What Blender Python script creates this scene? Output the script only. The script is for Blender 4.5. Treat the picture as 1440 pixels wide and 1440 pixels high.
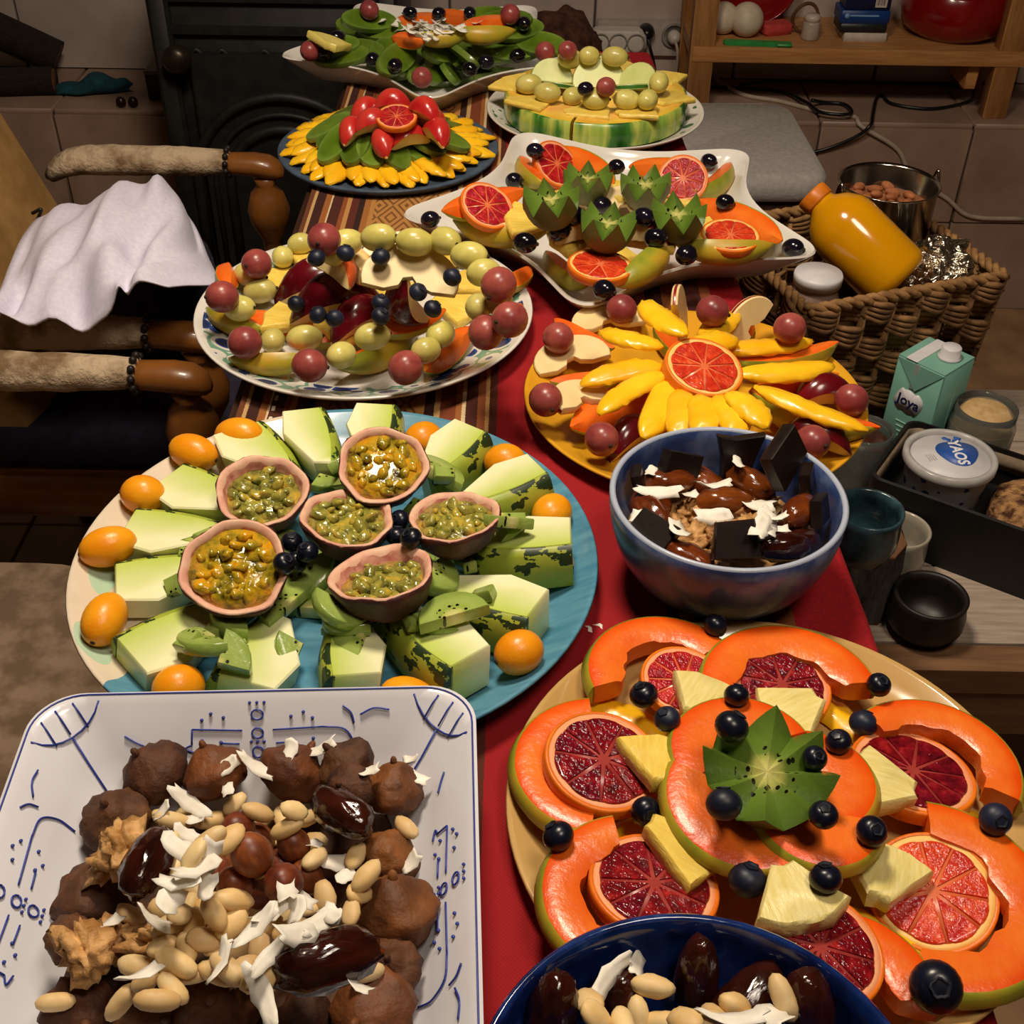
import bpy, bmesh, math, random
from math import sin, cos, pi, radians
from mathutils import Vector, Matrix, Euler, noise
from mathutils.bvhtree import BVHTree

for o in list(bpy.data.objects): bpy.data.objects.remove(o)
SC = bpy.context.scene
COL = SC.collection
random.seed(11)

# ------------------------------------------------------------------ camera
F, PITCH, ROLL, CZ = 1700.0, radians(38.4), radians(-0.95), 1.26
ZT = 0.70                                   # table top
_R = Vector((1, 0, 0)); _FW = Vector((0, cos(PITCH), -sin(PITCH))); _U = Vector((0, sin(PITCH), cos(PITCH)))
_X = _R * cos(ROLL) - _U * sin(ROLL); _Y = _R * sin(ROLL) + _U * cos(ROLL)
camd = bpy.data.cameras.new('camera'); cam = bpy.data.objects.new('camera', camd); COL.objects.link(cam)
camd.sensor_fit = 'HORIZONTAL'; camd.sensor_width = 36.0; camd.lens = 36.0 * F / 1440.0
camd.clip_start = 0.02
cam.matrix_world = Matrix(((_X.x, _Y.x, -_FW.x, 0), (_X.y, _Y.y, -_FW.y, 0), (_X.z, _Y.z, -_FW.z, CZ), (0, 0, 0, 1)))
SC.camera = cam

def at(px, py, z):
    """point at height z seen at pixel (px, py) of the 1440 frame"""
    u = (px - 720) / F; v = (py - 720) / F
    d = _X * u - _Y * v + _FW
    t = (z - CZ) / d.z
    return Vector((d.x * t, d.y * t, z))
def aty(px, py, y):
    """point on the vertical plane at depth y seen at pixel (px, py)"""
    d = _X * ((px - 720) / F) - _Y * ((py - 720) / F) + _FW
    t = y / d.y
    return Vector((d.x * t, y, CZ + d.z * t))

# ------------------------------------------------------------------ light
wd = bpy.data.worlds.new('world'); SC.world = wd; wd.use_nodes = True
wd.node_tree.nodes['Background'].inputs[0].default_value = (0.95, 0.78, 0.62, 1)
wd.node_tree.nodes['Background'].inputs[1].default_value = 0.0
def lamp(name, kind, loc, energy, color, size, target=None, spot=None):
    l = bpy.data.lights.new(name, kind); l.energy = energy; l.color = color
    if kind == 'AREA': l.shape = 'DISK'; l.size = size
    else: l.shadow_soft_size = size
    if spot: l.spot_size = spot; l.spot_blend = 0.8
    o = bpy.data.objects.new(name, l); COL.objects.link(o); o.location = loc
    if target is not None:
        o.rotation_euler = (Vector(target) - Vector(loc)).to_track_quat('-Z', 'Y').to_euler()
    return o
lamp('pendant_lamp_offscreen', 'AREA', (-0.10, 0.86, 1.90), 15.0, (1.0, 0.85, 0.66), 0.26, (-0.06, 0.84, 0.7))
lamp('ceiling_lamp_offscreen', 'AREA', (0.45, 0.1, 2.45), 13.0, (1.0, 0.85, 0.70), 0.5, (0.1, 0.8, 0.6))
SC.view_settings.view_transform = 'Standard'
SC.view_settings.look = 'None'
SC.view_settings.gamma = 1.0
SC.view_settings.use_curve_mapping = False
SC.view_settings.exposure = -0.08

# ------------------------------------------------------------------ materials
def lin(h):
    h = h.lstrip('#'); c = [int(h[i:i + 2], 16) / 255 for i in (0, 2, 4)]
    return tuple((x / 12.92 if x <= .04045 else ((x + .055) / 1.055) ** 2.4) for x in c) + (1,)
MATS = {}
class NT:
    """small node-tree helper"""
    def __init__(s, name):
        s.m = bpy.data.materials.new(name); s.m.use_nodes = True
        s.t = s.m.node_tree; s.n = s.t.nodes; s.l = s.t.links
        s.b = s.n['Principled BSDF']; s._o = None
    def new(s, kind, **kw):
        n = s.n.new(kind)
        for k, v in kw.items():
            if k.startswith('i_'):
                key = k[2:]; key = int(key) if key.isdigit() else key
                s.put(n.inputs[key], v)
            else: setattr(n, k, v)
        return n
    def put(s, inp, v):
        if hasattr(v, 'is_output'): s.l.new(v, inp)
        else: inp.default_value = v
    def obj(s):
        if s._o is None: s._o = s.n.new('ShaderNodeTexCoord').outputs['Object']
        return s._o
    def math(s, op, a, b=0.0, c=None):
        n = s.n.new('ShaderNodeMath'); n.operation = op
        s.put(n.inputs[0], a); s.put(n.inputs[1], b)
        if c is not None: s.put(n.inputs[2], c)
        return n.outputs[0]
    def xyz(s):
        n = s.n.new('ShaderNodeSeparateXYZ'); s.l.new(s.obj(), n.inputs[0]); return n.outputs
    def noise(s, scale, detail=3.0, vec=None, rough=.55, dist=0.0):
        n = s.n.new('ShaderNodeTexNoise'); n.inputs['Scale'].default_value = scale; n.inputs['Detail'].default_value = detail
        n.inputs['Roughness'].default_value = rough; n.inputs['Distortion'].default_value = dist
        s.l.new(vec if vec is not None else s.obj(), n.inputs['Vector']); return n.outputs['Fac']
    def voro(s, scale, vec=None, feature='F1'):
        n = s.n.new('ShaderNodeTexVoronoi'); n.feature = feature; n.inputs['Scale'].default_value = scale
        s.l.new(vec if vec is not None else s.obj(), n.inputs['Vector']); return n.outputs['Distance']
    def mapping(s, scale=(1, 1, 1), loc=(0, 0, 0), rot=(0, 0, 0)):
        n = s.n.new('ShaderNodeMapping'); s.l.new(s.obj(), n.inputs[0])
        n.inputs['Location'].default_value = loc; n.inputs['Rotation'].default_value = rot; n.inputs['Scale'].default_value = scale
        return n.outputs[0]
    def ramp(s, fac, stops, const=False):
        n = s.n.new('ShaderNodeValToRGB'); r = n.color_ramp
        if const: r.interpolation = 'CONSTANT'
        while len(r.elements) < len(stops): r.elements.new(0.5)
        for e, (p, c) in zip(r.elements, stops):
            e.position = p; e.color = lin(c) if isinstance(c, str) else (c, c, c, 1)
        s.l.new(fac, n.inputs[0]); return n.outputs[0]
    def mix(s, fac, a, b, mode='MIX'):
        n = s.n.new('ShaderNodeMix'); n.data_type = 'RGBA'; n.blend_type = mode
        s.put(n.inputs[0], fac)
        for i, v in ((6, a), (7, b)): s.put(n.inputs[i], lin(v) if isinstance(v, str) else v)
        return n.outputs[2]
    def vary(s, col, amt):
        oi = s.n.new('ShaderNodeObjectInfo'); h = s.n.new('ShaderNodeHueSaturation')
        s.l.new(s.math('MULTIPLY_ADD', oi.outputs['Random'], 2 * amt, 1 - amt), h.inputs['Value'])
        s.l.new(s.math('MULTIPLY_ADD', oi.outputs['Random'], amt * .06, .5 - amt * .03), h.inputs['Hue'])
        s.l.new(col, h.inputs['Color']); return h.outputs[0]
    def bump(s, h, strength=.3, dist=.002):
        n = s.n.new('ShaderNodeBump'); n.inputs['Strength'].default_value = strength; n.inputs['Distance'].default_value = dist
        s.l.new(h, n.inputs['Height']); s.l.new(n.outputs[0], s.b.inputs['Normal'])
    def done(s, col=None, rough=.4, metal=0, coat=0, sss=0, spec=.5, trans=0, ior=1.45):
        b = s.b
        if col is not None: s.put(b.inputs['Base Color'], lin(col) if isinstance(col, str) else col)
        s.put(b.inputs['Roughness'], rough); b.inputs['Metallic'].default_value = metal
        b.inputs['Coat Weight'].default_value = coat; b.inputs['Coat Roughness'].default_value = .08
        b.inputs['Specular IOR Level'].default_value = spec; b.inputs['IOR'].default_value = ior
        b.inputs['Transmission Weight'].default_value = trans
        if sss:
            b.inputs['Subsurface Weight'].default_value = sss; b.inputs['Subsurface Radius'].default_value = (1, .6, .3)
            b.inputs['Subsurface Scale'].default_value = .004
        return s.m
def M(name, c1, c2=None, rough=.4, scale=60, detail=3, bump=0, bscale=None, bdist=.002, lo=.35, hi=.65, vary=0, attr=False, stretch=None, **kw):
    """two-tone noise material; attr multiplies in the mesh colour layer Col"""
    if name in MATS: return MATS[name]
    t = NT(name); vec = t.mapping(stretch) if stretch else t.obj()
    if vary:
        oi = t.n.new('ShaderNodeObjectInfo'); ad = t.new('ShaderNodeVectorMath', operation='ADD'); t.l.new(vec, ad.inputs[0])
        t.l.new(t.math('MULTIPLY', oi.outputs['Random'], 7.0), ad.inputs[1]); vec = ad.outputs[0]
    nz = t.noise(scale, detail, vec)
    col = t.ramp(nz, [(lo, c1), (hi, c2 or c1)])
    if attr:
        a = t.new('ShaderNodeVertexColor', layer_name='Col')
        col = t.mix(1.0, col, a.outputs[0], 'MULTIPLY')
    if vary: col = t.vary(col, vary)
    if bump: t.bump(t.noise(bscale or scale, detail, vec), bump, bdist)
    MATS[name] = t.done(col, rough, **kw); return MATS[name]

# ------------------------------------------------------------------ meshes
def mk(name, verts, faces, mat, smooth=True, cols=None, sharp=None):
    me = bpy.data.meshes.new(name); me.from_pydata([tuple(v) for v in verts], [], faces)
    bm = bmesh.new(); bm.from_mesh(me); bmesh.ops.recalc_face_normals(bm, faces=bm.faces); bm.to_mesh(me); bm.free()
    for p in me.polygons: p.use_smooth = smooth
    if sharp and smooth: me.set_sharp_from_angle(angle=radians(sharp))
    if mat is not None: me.materials.append(mat)
    if cols is not None:
        ca = me.color_attributes.new('Col', 'FLOAT_COLOR', 'POINT')
        for i, c in enumerate(cols): ca.data[i].color = lin(c) if isinstance(c, str) else (c[0], c[1], c[2], 1)
    me.update(); return me
def loft(secs, mat, name='part', closed=True, cap=True, ring=False, **kw):
    """skin a list of equal-length sections"""
    n = len(secs[0]); m = len(secs); v = [p for s in secs for p in s]; f = []
    for i in range(m if ring else m - 1):
        a, b = i * n, ((i + 1) % m) * n
        for j in range(n if closed else n - 1):
            k = (j + 1) % n; f.append((a + j, a + k, b + k, b + j))
    if cap and not ring and closed:
        f.append(tuple(range(n))[::-1]); f.append(tuple(range((m - 1) * n, m * n)))
    return mk(name, v, f, mat, **kw)
def lathe(prof, mat, n=40, name='part', rad=None, **kw):
    """revolve (r, z); r = 0 makes a pole; rad(theta, r, z) may reshape the radius"""
    v = []; f = []; rows = []
    for r, z in prof:
        if r <= 1e-9: rows.append([len(v)]); v.append((0, 0, z))
        else:
            row = []
            for j in range(n):
                a = 2 * pi * j / n; q = r if rad is None else rad(a, r, z)
                row.append(len(v)); v.append((q * cos(a), q * sin(a), z))
            rows.append(row)
    for a, b in zip(rows[:-1], rows[1:]):
        for j in range(n):
            k = (j + 1) % n
            if len(a) == 1 and len(b) == 1: continue
            if len(a) == 1: f.append((a[0], b[k], b[j]))
            elif len(b) == 1: f.append((a[j], a[k], b[0]))
            else: f.append((a[j], a[k], b[k], b[j]))
    return mk(name, v, f, mat, **kw)
def ball(rx, ry, rz, mat, nu=16, nv=10, amp=0, freq=1.0, seed=0, fn=None, name='part', colfn=None, **kw):
    v = []; f = []; c = []
    for i in range(nv + 1):
        th = pi * i / nv
        for j in range(1 if i in (0, nv) else nu):
            a = 2 * pi * j / nu
            d = Vector((sin(th) * cos(a), sin(th) * sin(a), cos(th)))
            s = 1 + (amp * noise.noise(d * freq + Vector((seed * 7.3, seed * 3.1, seed))) if amp else 0)
            if fn: s *= fn(d, a, th)
            v.append((d.x * rx * s, d.y * ry * s, d.z * rz * s))
            if colfn: c.append(colfn(d))
    idx = lambda i, j: 0 if i == 0 else (1 + (nv - 1) * nu if i == nv else 1 + (i - 1) * nu + j % nu)
    for i in range(nv):
        for j in range(nu):
            q = (idx(i, j), idx(i + 1, j), idx(i + 1, j + 1), idx(i, j + 1))
            q = tuple(dict.fromkeys(q)); f.append(q)
    return mk(name, v, f, mat, cols=c if colfn else None, **kw)
def tube(pts, r, mat, n=8, name='part', taper=None, **kw):
    pts = [Vector(p) for p in pts]; secs = []
    up = Vector((0, 0, 1))
    for i, p in enumerate(pts):
        d = (pts[min(i + 1, len(pts) - 1)] - pts[max(i - 1, 0)]).normalized()
        if abs(d.dot(up)) > .95: up = Vector((1, 0, 0)) if abs(d.x) < .9 else Vector((0, 1, 0))
        a = d.cross(up).normalized(); b = d.cross(a).normalized(); up = -b if up.z != 0 else b
        up = a.cross(d).normalized()
        rr = r(i / (len(pts) - 1)) if callable(r) else r
        secs.append([p + (a * cos(2 * pi * j / n) + up * sin(2 * pi * j / n)) * rr for j in range(n)])
    return loft(secs, mat, name, **kw)
def smooth_path(pts, k=8):
    """Catmull-Rom through points"""
    P = [Vector(p) for p in pts]; P = [P[0] * 2 - P[1]] + P + [P[-1] * 2 - P[-2]]; out = []
    for i in range(1, len(P) - 2):
        a, b, c, d = P[i - 1:i + 3]
        for j in range(k):
            t = j / k
            out.append(.5 * ((2 * b) + (c - a) * t + (2 * a - 5 * b + 4 * c - d) * t * t + (3 * b - a - 3 * c + d) * t ** 3))
    out.append(P[-2]); return out
def prism(outline, z0, z1, mat, bev=.001, lean=(0, 0), scale_top=1.0, name='part', jit=0, seed=0, **kw):
    """extruded outline (ccw) with a softened top and bottom edge"""
    n = len(outline); cx = sum(p[0] for p in outline) / n; cy = sum(p[1] for p in outline) / n
    def lev(z, ins, t):
        s = 1 + (scale_top - 1) * t; out = []
        for x, y in outline:
            dx, dy = x - cx, y - cy; L = math.hypot(dx, dy) or 1
            q = max(0, s * L - ins) / L
            out.append((cx + dx * q + lean[0] * t, cy + dy * q + lean[1] * t, z))
        return out
    S = [lev(z0, bev, 0), lev(z0 + bev, 0, 0), lev(z1 - bev, 0, 1), lev(z1, bev, 1)]
    if jit:
        S = [[Vector(p) + noise.noise_vector(Vector(p) * 90 + Vector((seed, seed, 0))) * jit for p in s] for s in S]
    kw.setdefault('sharp', 50)
    return loft(S, mat, name, **kw)
def box(sx, sy, sz, mat, bev=.002, name='part', c=(0, 0, 0), **kw):
    x, y = sx / 2, sy / 2
    b = bev
    o = [(x - b, -y), (x, -y + b), (x, y - b), (x - b, y), (-x + b, y), (-x, y - b), (-x, -y + b), (-x + b, -y)]
    o = [(a + c[0], d + c[1]) for a, d in o]
    return prism(o, c[2] - sz / 2, c[2] + sz / 2, mat, bev, name=name, sharp=40, **kw)
def joinm(name, meshes, mat=None):
    """several meshes (optionally with matrices) as one mesh"""
    v = []; f = []; mats = []; mi = []; c = []; hascol = False
    for it in meshes:
        me, mx = it if isinstance(it, tuple) else (it, None)
        o = len(v)
        lm = me.materials[0] if me.materials else None
        if lm not in mats: mats.append(lm)
        for q in me.vertices: v.append((mx @ q.co) if mx else q.co.copy())
        for p in me.polygons: f.append(tuple(i + o for i in p.vertices)); mi.append((mats.index(lm), p.use_smooth))
        if 'Col' in me.color_attributes:
            hascol = True; c += [tuple(d.color[:3]) for d in me.color_attributes['Col'].data]
        else: c += [(1, 1, 1)] * len(me.vertices)
    out = mk(name, v, f, None, cols=c if hascol else None)
    for m_ in ([mat] if mat else mats): out.materials.append(m_)
    for p, (k, s) in zip(out.polygons, mi): p.material_index = 0 if mat else k; p.use_smooth = s
    return out

# ------------------------------------------------------------------ objects
def tag(o, label=None, cat=None, group=None, kind=None):
    if label: o['label'] = label
    if cat: o['category'] = cat
    if group: o['group'] = group
    if kind: o['kind'] = kind
    return o
def ob(name, me, parent=None, mx=None, label=None):
    o = bpy.data.objects.new(name, me); COL.objects.link(o)
    if parent is not None: o.parent = parent
    if mx is not None: o.matrix_basis = mx
    if label: o['label'] = label
    return o
def T(x=0, y=0, z=0, rx=0, ry=0, rz=0, s=1.0):
    sc = s if isinstance(s, (tuple, list)) else (s, s, s)
    return Matrix.Translation((x, y, z)) @ Euler((radians(rx), radians(ry), radians(rz)), 'XYZ').to_matrix().to_4x4() @ Matrix.Diagonal((*sc, 1))
SOLID = []                                   # (bvh, xmin, xmax, ymin, ymax) of what food can rest on
REG = {}; HARD = set()
def zone(*names):
    """rest the next things only on these (and on what is added afterwards)"""
    SOLID[:] = [e for n in names for e in REG[n]]
    HARD.clear(); HARD.update(id(e) for e in SOLID)
def register(o):
    """o and its children become a support for settle()"""
    k0 = len(SOLID)
    def rec(q, mw):
        if q.type == 'MESH':
            vs = [mw @ v.co for v in q.data.vertices]
            SOLID.append((BVHTree.FromPolygons(vs, [tuple(p.vertices) for p in q.data.polygons]),
                          min(v.x for v in vs), max(v.x for v in vs), min(v.y for v in vs), max(v.y for v in vs)))
        for c in q.children: rec(c, mw @ c.matrix_basis)
    rec(o, o.matrix_basis)
    REG[o.name] = SOLID[k0:]
DOWN = Vector((0, 0, -1))
def ground(x, y, top=1.2, cand=None):
    best = 0.0
    for b, x0, x1, y0, y1 in (SOLID if cand is None else cand):
        if x0 <= x <= x1 and y0 <= y <= y1:
            h = b.ray_cast(Vector((x, y, top)), DOWN)
            if h[0] is not None and h[0].z > best: best = h[0].z
    return best
def build(name, proto, mx, label=None, cat=None, group=None):
    """proto: mesh, or list of (part, mesh[, [(sub, mesh)]])"""
    if not isinstance(proto, list):
        o = ob(name, proto, None, mx)
    else:
        o = ob(name, None, None, mx)
        for it in proto:
            c = ob(it[0], it[1], o)
            for s in (it[2] if len(it) > 2 else []): ob(s[0], s[1], c)
    return tag(o, label, cat, group)
def pts_of(proto):
    if not isinstance(proto, list): return [v.co for v in proto.vertices]
    return [v.co for it in proto for v in it[1].vertices]
def settle(name, proto, px, py, rot=(0, 0, 0), s=1.0, sink=.001, label=None, cat=None, group=None, z=None, lift=0, reg=True, zg=None, soft=.55, sup=None, clip=None):
    """rest a thing on what is already there, its origin in line with pixel (px, py)"""
    base = T(0, 0, 0, *rot, s=s).to_3x3()
    P = [base @ p for p in pts_of(proto)]
    P.sort(key=lambda q: q.z); P = P[:max(12, len(P) * 6 // 10)]
    if len(P) > 44: P = P[::max(1, len(P) // 44)]
    rad = max(math.hypot(q.x, q.y) for q in P) + .001
    pool = SOLID if sup is None else sup
    def need_xy(x, y):
        cand = [q for q in pool if q[1] < x + rad and q[2] > x - rad and q[3] < y + rad and q[4] > y - rad]
        hard = [q for q in cand if id(q) in HARD]
        nd = [(ground(x + p.x, y + p.y, 1.2, cand) - p.z, p.x * p.x + p.y * p.y < (.5 * rad) ** 2) for p in P]
        mx = max(n[0] for n in nd); ce = [n[0] for n in nd if n[1]]
        res = mx - min(.009, soft * (mx - (max(ce) if ce else mx))) - sink
        if hard: res = max(res, max(ground(x + p.x, y + p.y, 1.2, hard) - p.z for p in P) - min(sink, .0018))
        return res + lift
    def need(zq): c = at(px, py, zq); return need_xy(c.x, c.y)
    if clip: zc = clip[3]
    elif z is None:
        hi = (zg + .06) if zg is not None else ZT + .13
        lo = hi
        while lo > .3:                       # follow the line of sight down to the first contact
            lo = hi - .006
            if need(lo) >= lo: break
            hi = lo
        for _ in range(4):
            m = (lo + hi) / 2
            if need(m) >= m: lo = m
            else: hi = m
        zc = lo
    else: zc = z
    c = at(px, py, zc)
    if clip:                                 # keep it inside a bowl
        d = Vector((c.x - clip[0], c.y - clip[1])); lim = max(.004, clip[2] - rad * .9)
        if d.length > lim: d = d.normalized() * lim
        c = Vector((clip[0] + d.x, clip[1] + d.y, need_xy(clip[0] + d.x, clip[1] + d.y)))
    o = build(name, proto, T(c.x, c.y, c.z, *rot, s=s), label, cat, group)
    if reg: register(o)
    return o
# ------------------------------------------------------------------ room shell
m_grout = M('grout', '#5a4f48', '#4a413b', rough=.9, scale=30)
m_tile = M('wall_tile', '#c4b4ab', '#a8978e', rough=.35, scale=7, detail=5, lo=.3, hi=.7, vary=.04, bump=.08, bscale=40)
m_tile2 = M('ledge_tile', '#a88c7a', '#8a6f60', rough=.4, scale=9, detail=5, lo=.3, hi=.7, vary=.05)
m_floor = M('floor_tile', '#a4815f', '#86664a', rough=.45, scale=11, detail=5, vary=.05)
m_plaster = M('plaster', '#8d7b6b', '#7b6a5b', rough=.9, scale=4)
YW, YL, ZL = 2.565, 2.325, 0.40

def struct(name, me, mx=None): return tag(ob(name, me, None, mx), kind='structure')
floor = struct('floor', box(4.4, 4.2, .1, m_grout, c=(0, .9, -.056)))
me = box(.392, .392, .012, m_floor, .002)
for i in range(-5, 6):
    for j in range(-2, 8):
        x, y = .2 + i * .396, .15 + j * .396
        if y < 2.2: ob('floor_tile', me, floor, T(x, y, -.0055))
wall = struct('wall_back', box(4.4, .1, 2.8, m_grout, c=(0, YW + .057, 1.4)))
me = box(.292, .014, .292, m_tile, .002)
x0 = aty(633, 8, YW).x
for i in range(-6, 7):
    for j in range(4):
        ob('tile', me, wall, T(x0 + .147 + i * .296, YW + .004, ZL + .148 + j * .296))
ledge = struct('trim_1', box(4.4, YW - YL, ZL - .012, m_grout, c=(0, (YW + YL) / 2 + .006, ZL / 2 - .006)))
xt = aty(1372, 173, YL).x
met = box(.296, YW - YL - .004, .012, m_tile2, .002); mef = box(.296, .012, .192, m_tile2, .002)
for i in range(-8, 6):
    x = xt - .15 + i * .30
    ob('tile', met, ledge, T(x, (YW + YL) / 2, ZL - .006))
    for j in range(2): ob('tile', mef, ledge, T(x, YL + .002, .098 + j * .196))
struct('wall_left', box(.1, 4.2, 2.8, m_plaster, c=(-2.2, .9, 1.4)))
struct('wall_right', box(.1, 4.2, 2.8, m_plaster, c=(2.2, .9, 1.4)))
struct('wall_front', box(4.4, .1, 2.8, m_plaster, c=(0, -1.2, 1.4)))
struct('ceiling', box(4.4, 4.2, .1, m_plaster, c=(0, .9, 2.8)))

# ------------------------------------------------------------------ stove
m_iron = M('cast_iron', '#1d1b1a', '#292624', rough=.55, scale=40, bump=.15, metal=.3)
m_iron2 = m_iron
sx0, sx1 = aty(236, 150, 2.0).x, aty(556, 20, 2.0).x
sw = sx1 - sx0; sc = (sx0 + sx1) / 2
st = tag(ob('wood_stove', None, None, T(sc, 2.0, 0)), 'black cast iron wood stove with arched relief door before the tiled wall', 'stove')
ob('body', box(sw, .30, .72, m_iron, .006, c=(0, .15, .43)), st)
ob('top_plate', box(sw + .05, .36, .028, m_iron, .008, c=(0, .15, .802)), st)
ob('top_moulding', box(sw + .025, .33, .022, m_iron2, .006, c=(0, .15, .775)), st)
for i, (w, z) in enumerate(((.96, .705), (.96, .655))): ob('moulding', box(sw * w, .012, .012, m_iron2, .003, c=(0, -.004, z)), st)
for s in (-1, 1):
    ob('corner_post', box(.035, .03, .68, m_iron2, .006, c=(s * (sw / 2 - .012), 0, .44)), st)
    for q in (-1, 1): ob('leg', lathe([(0, 0), (.028, .002), (.02, .03), (.03, .075), (0, .076)], m_iron, 12), st, T(s * (sw / 2 - .04), .15 + q * .11, 0))
dr = ob('door', box(sw * .74, .022, .44, m_iron, .004, c=(0, -.008, .40)), st)
for R in (.155, .125, .10):
    arc = [(R * cos(a), -.022, .40 + R * sin(a)) for a in [pi * k / 24 for k in range(25)]]
    arc = [(R, -.022, .25)] + arc + [(-R, -.022, .25)]
    ob('arch_relief', tube(arc, .009 if R != .125 else .005, m_iron2), dr)
kn = aty(252, 80, 1.98)
ob('knob', lathe([(0, 0), (.012, .001), (.012, .015), (.022, .022), (.024, .034), (.015, .044), (0, .046)], M('knob_brass', '#3d3226', '#2c241d', rough=.35, metal=.6), 20), st, T(kn.x - sc, -.005, kn.z, rx=90))
for x in (-.11, 0, .11):
    pts = smooth_path([(x - .04, -.006, .60), (x - .02, -.008, .625), (x, -.008, .60), (x + .02, -.008, .625), (x + .04, -.006, .60)], 5)
    ob('scroll_relief', tube(pts, .004, m_iron2, 6), st)

# ------------------------------------------------------------------ shelf
m_pine = M('pine', '#c38c55', '#a9733f', rough=.5, scale=14, detail=5, stretch=(1, 12, 12), bump=.05)
m_pine2 = M('pine_upright', '#c38c55', '#a9733f', rough=.5, scale=14, detail=5, stretch=(10, 10, 1), bump=.05)
pL = aty(985, 70, YL + .06); pR = aty(1412, 80, YL + .06)
zb = aty(1200, 73, YL + .06).z
sh = tag(ob('shelf_unit', None, None, T(0, YL + .03, ZL)), 'pine shelf unit standing on the tiled ledge', 'shelf')
for x in (pL.x, pR.x):
    for dy in (.018, .185): ob('upright', box(.045, .034, .95, m_pine2, .002, c=(x, dy, .475)), sh)
ob('shelf_board', box(pR.x - pL.x + .10, .205, .028, m_pine, .002, c=((pL.x + pR.x) / 2 + .03, .1015, zb - ZL)), sh)
ob('shelf_board', box(pR.x - pL.x + .10, .205, .028, m_pine, .002, c=((pL.x + pR.x) / 2 + .03, .1015, zb - ZL + .40)), sh)
ob('cross_batten', box(.022, .16, .05, m_pine, .002, c=(pR.x - .055, .10, zb - ZL - .04)), sh)
register(sh)
ZS = zb + .014
def onshelf(px, yoff): p = aty(px, 60, YL + .03 + yoff); return p.x, p.y
# red pot
m_red = M('red_enamel', '#8e0d10', '#7a0a0c', rough=.22, coat=.6, scale=10)
x, y = onshelf(1333, .115)
build('red_pot', [('pot_body', lathe([(0, 0), (.075, 0), (.098, .018), (.106, .05), (.100, .085), (.094, .092), (.088, .09), (.09, .05), (.07, .008), (0, .006)], m_red, 48)),
    ('lid', lathe([(.098, .0), (.1, .004), (.07, .03), (.02, .042), (0, .043)], m_red, 48)), ('lid_knob', lathe([(0, .04), (.012, .042), (.008, .05), (.018, .062), (0, .068)], M('black_plastic', '#101010', '#161616', rough=.3), 20))],
    T(x, y, ZS), 'round glossy dark red enamel pot on the pine shelf', 'pot')
bpy.data.objects['lid'].location.z = .091
bpy.data.objects['lid_knob'].location.z = .091
# red plate or lid leaning, cups, green spoon
m_egg = M('egg_white', '#d9cbb5', '#c9b79f', rough=.5, scale=40)
for px, yo, r, lb in ((1013, .085, .030, 'small cream wooden ball at the shelf upright'), (1046, .07, .032, 'round cream ball beside the green lid on the shelf')):
    x, y = onshelf(px, yo); build('decor_ball', ball(r, r, r, m_egg, 24, 14), T(x, y, ZS + r - .0005), lb, 'ball')
x, y = onshelf(1058, .13)
build('red_bowl', lathe([(0, 0), (.04, 0), (.078, .03), (.082, .055), (.078, .055), (.07, .03), (0, .006)], m_red, 40), T(x - .005, y + .052, ZS + .080, rx=80), 'red dish leaning upright behind the cream balls', 'dish')
m_green = M('green_plastic', '#2f9a4a', '#2a8a42', rough=.4)
a = aty(1018, 48, YL + .05); b = aty(1098, 57, YL + .05)
build('green_peeler', [('handle', box(.11, .016, .008, m_green, .003)), ('head', box(.03, .022, .006, m_green, .0025, c=(.06, 0, 0)))], T((a.x + b.x) / 2, YL + .045, ZS + .0042, rz=-4), 'bright green plastic utensil lying on the shelf', 'utensil')
x, y = onshelf(1095, .09)
build('pink_sponge', box(.06, .035, .022, M('pink_sponge', '#c8463f', '#b53a36', rough=.9, scale=90, bump=.5), .005), T(x - .01, y, ZS + .011, rz=20), 'coral pink sponge in front of a brown string loop', 'sponge')
lp = [(.05 * cos(t) * .5, .006 * sin(2 * t), .028 + .027 * sin(t)) for t in [2 * pi * k / 24 for k in range(25)]]
build('string_loop', tube(lp, .0035, M('jute', '#6a4526', '#59391e', rough=.9, scale=90), 6), T(x + .045, y, ZS + .0025), 'brown string loop on the shelf beside the pink sponge', 'string')
# glass jar and small carton
x, y = onshelf(1137, .06)
build('small_shaker', [('body', lathe([(0, 0), (.016, 0), (.0175, .004), (.0165, .03), (.015, .034), (0, .034)], M('shaker_white', '#b9ab9d', '#a89a8c', rough=.3), 24)), ('cap', lathe([(0, .033), (.015, .033), (.0155, .042), (.012, .046), (0, .047)], M('shaker_cap', '#cbbfb2', '#bdb0a2', rough=.3), 24))], T(x, y, ZS), 'small pale shaker between the string and blue packets', 'shaker')
m_card = M('white_card', '#cfc4b6', '#c2b6a7', rough=.7)
m_blue = M('blue_carton', '#123f86', '#0e3674', rough=.4)
m_navy = M('navy_carton', '#141d4a', '#101840', rough=.4)
xb, yb = onshelf(1206, .075)
build('white_box', box(.082, .06, .017, m_card, .001), T(xb + .005, yb, ZS + .0085), 'flat white box under the blue packets on the shelf', 'box')
build('dark_tin', [('tin', box(.09, .06, .017, M('tin_dark', '#22262a', '#1a1d20', rough=.4), .002))], T(xb - .002, yb, ZS + .0255), 'dark flat tin between the white box and blue packet', 'tin')
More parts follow.
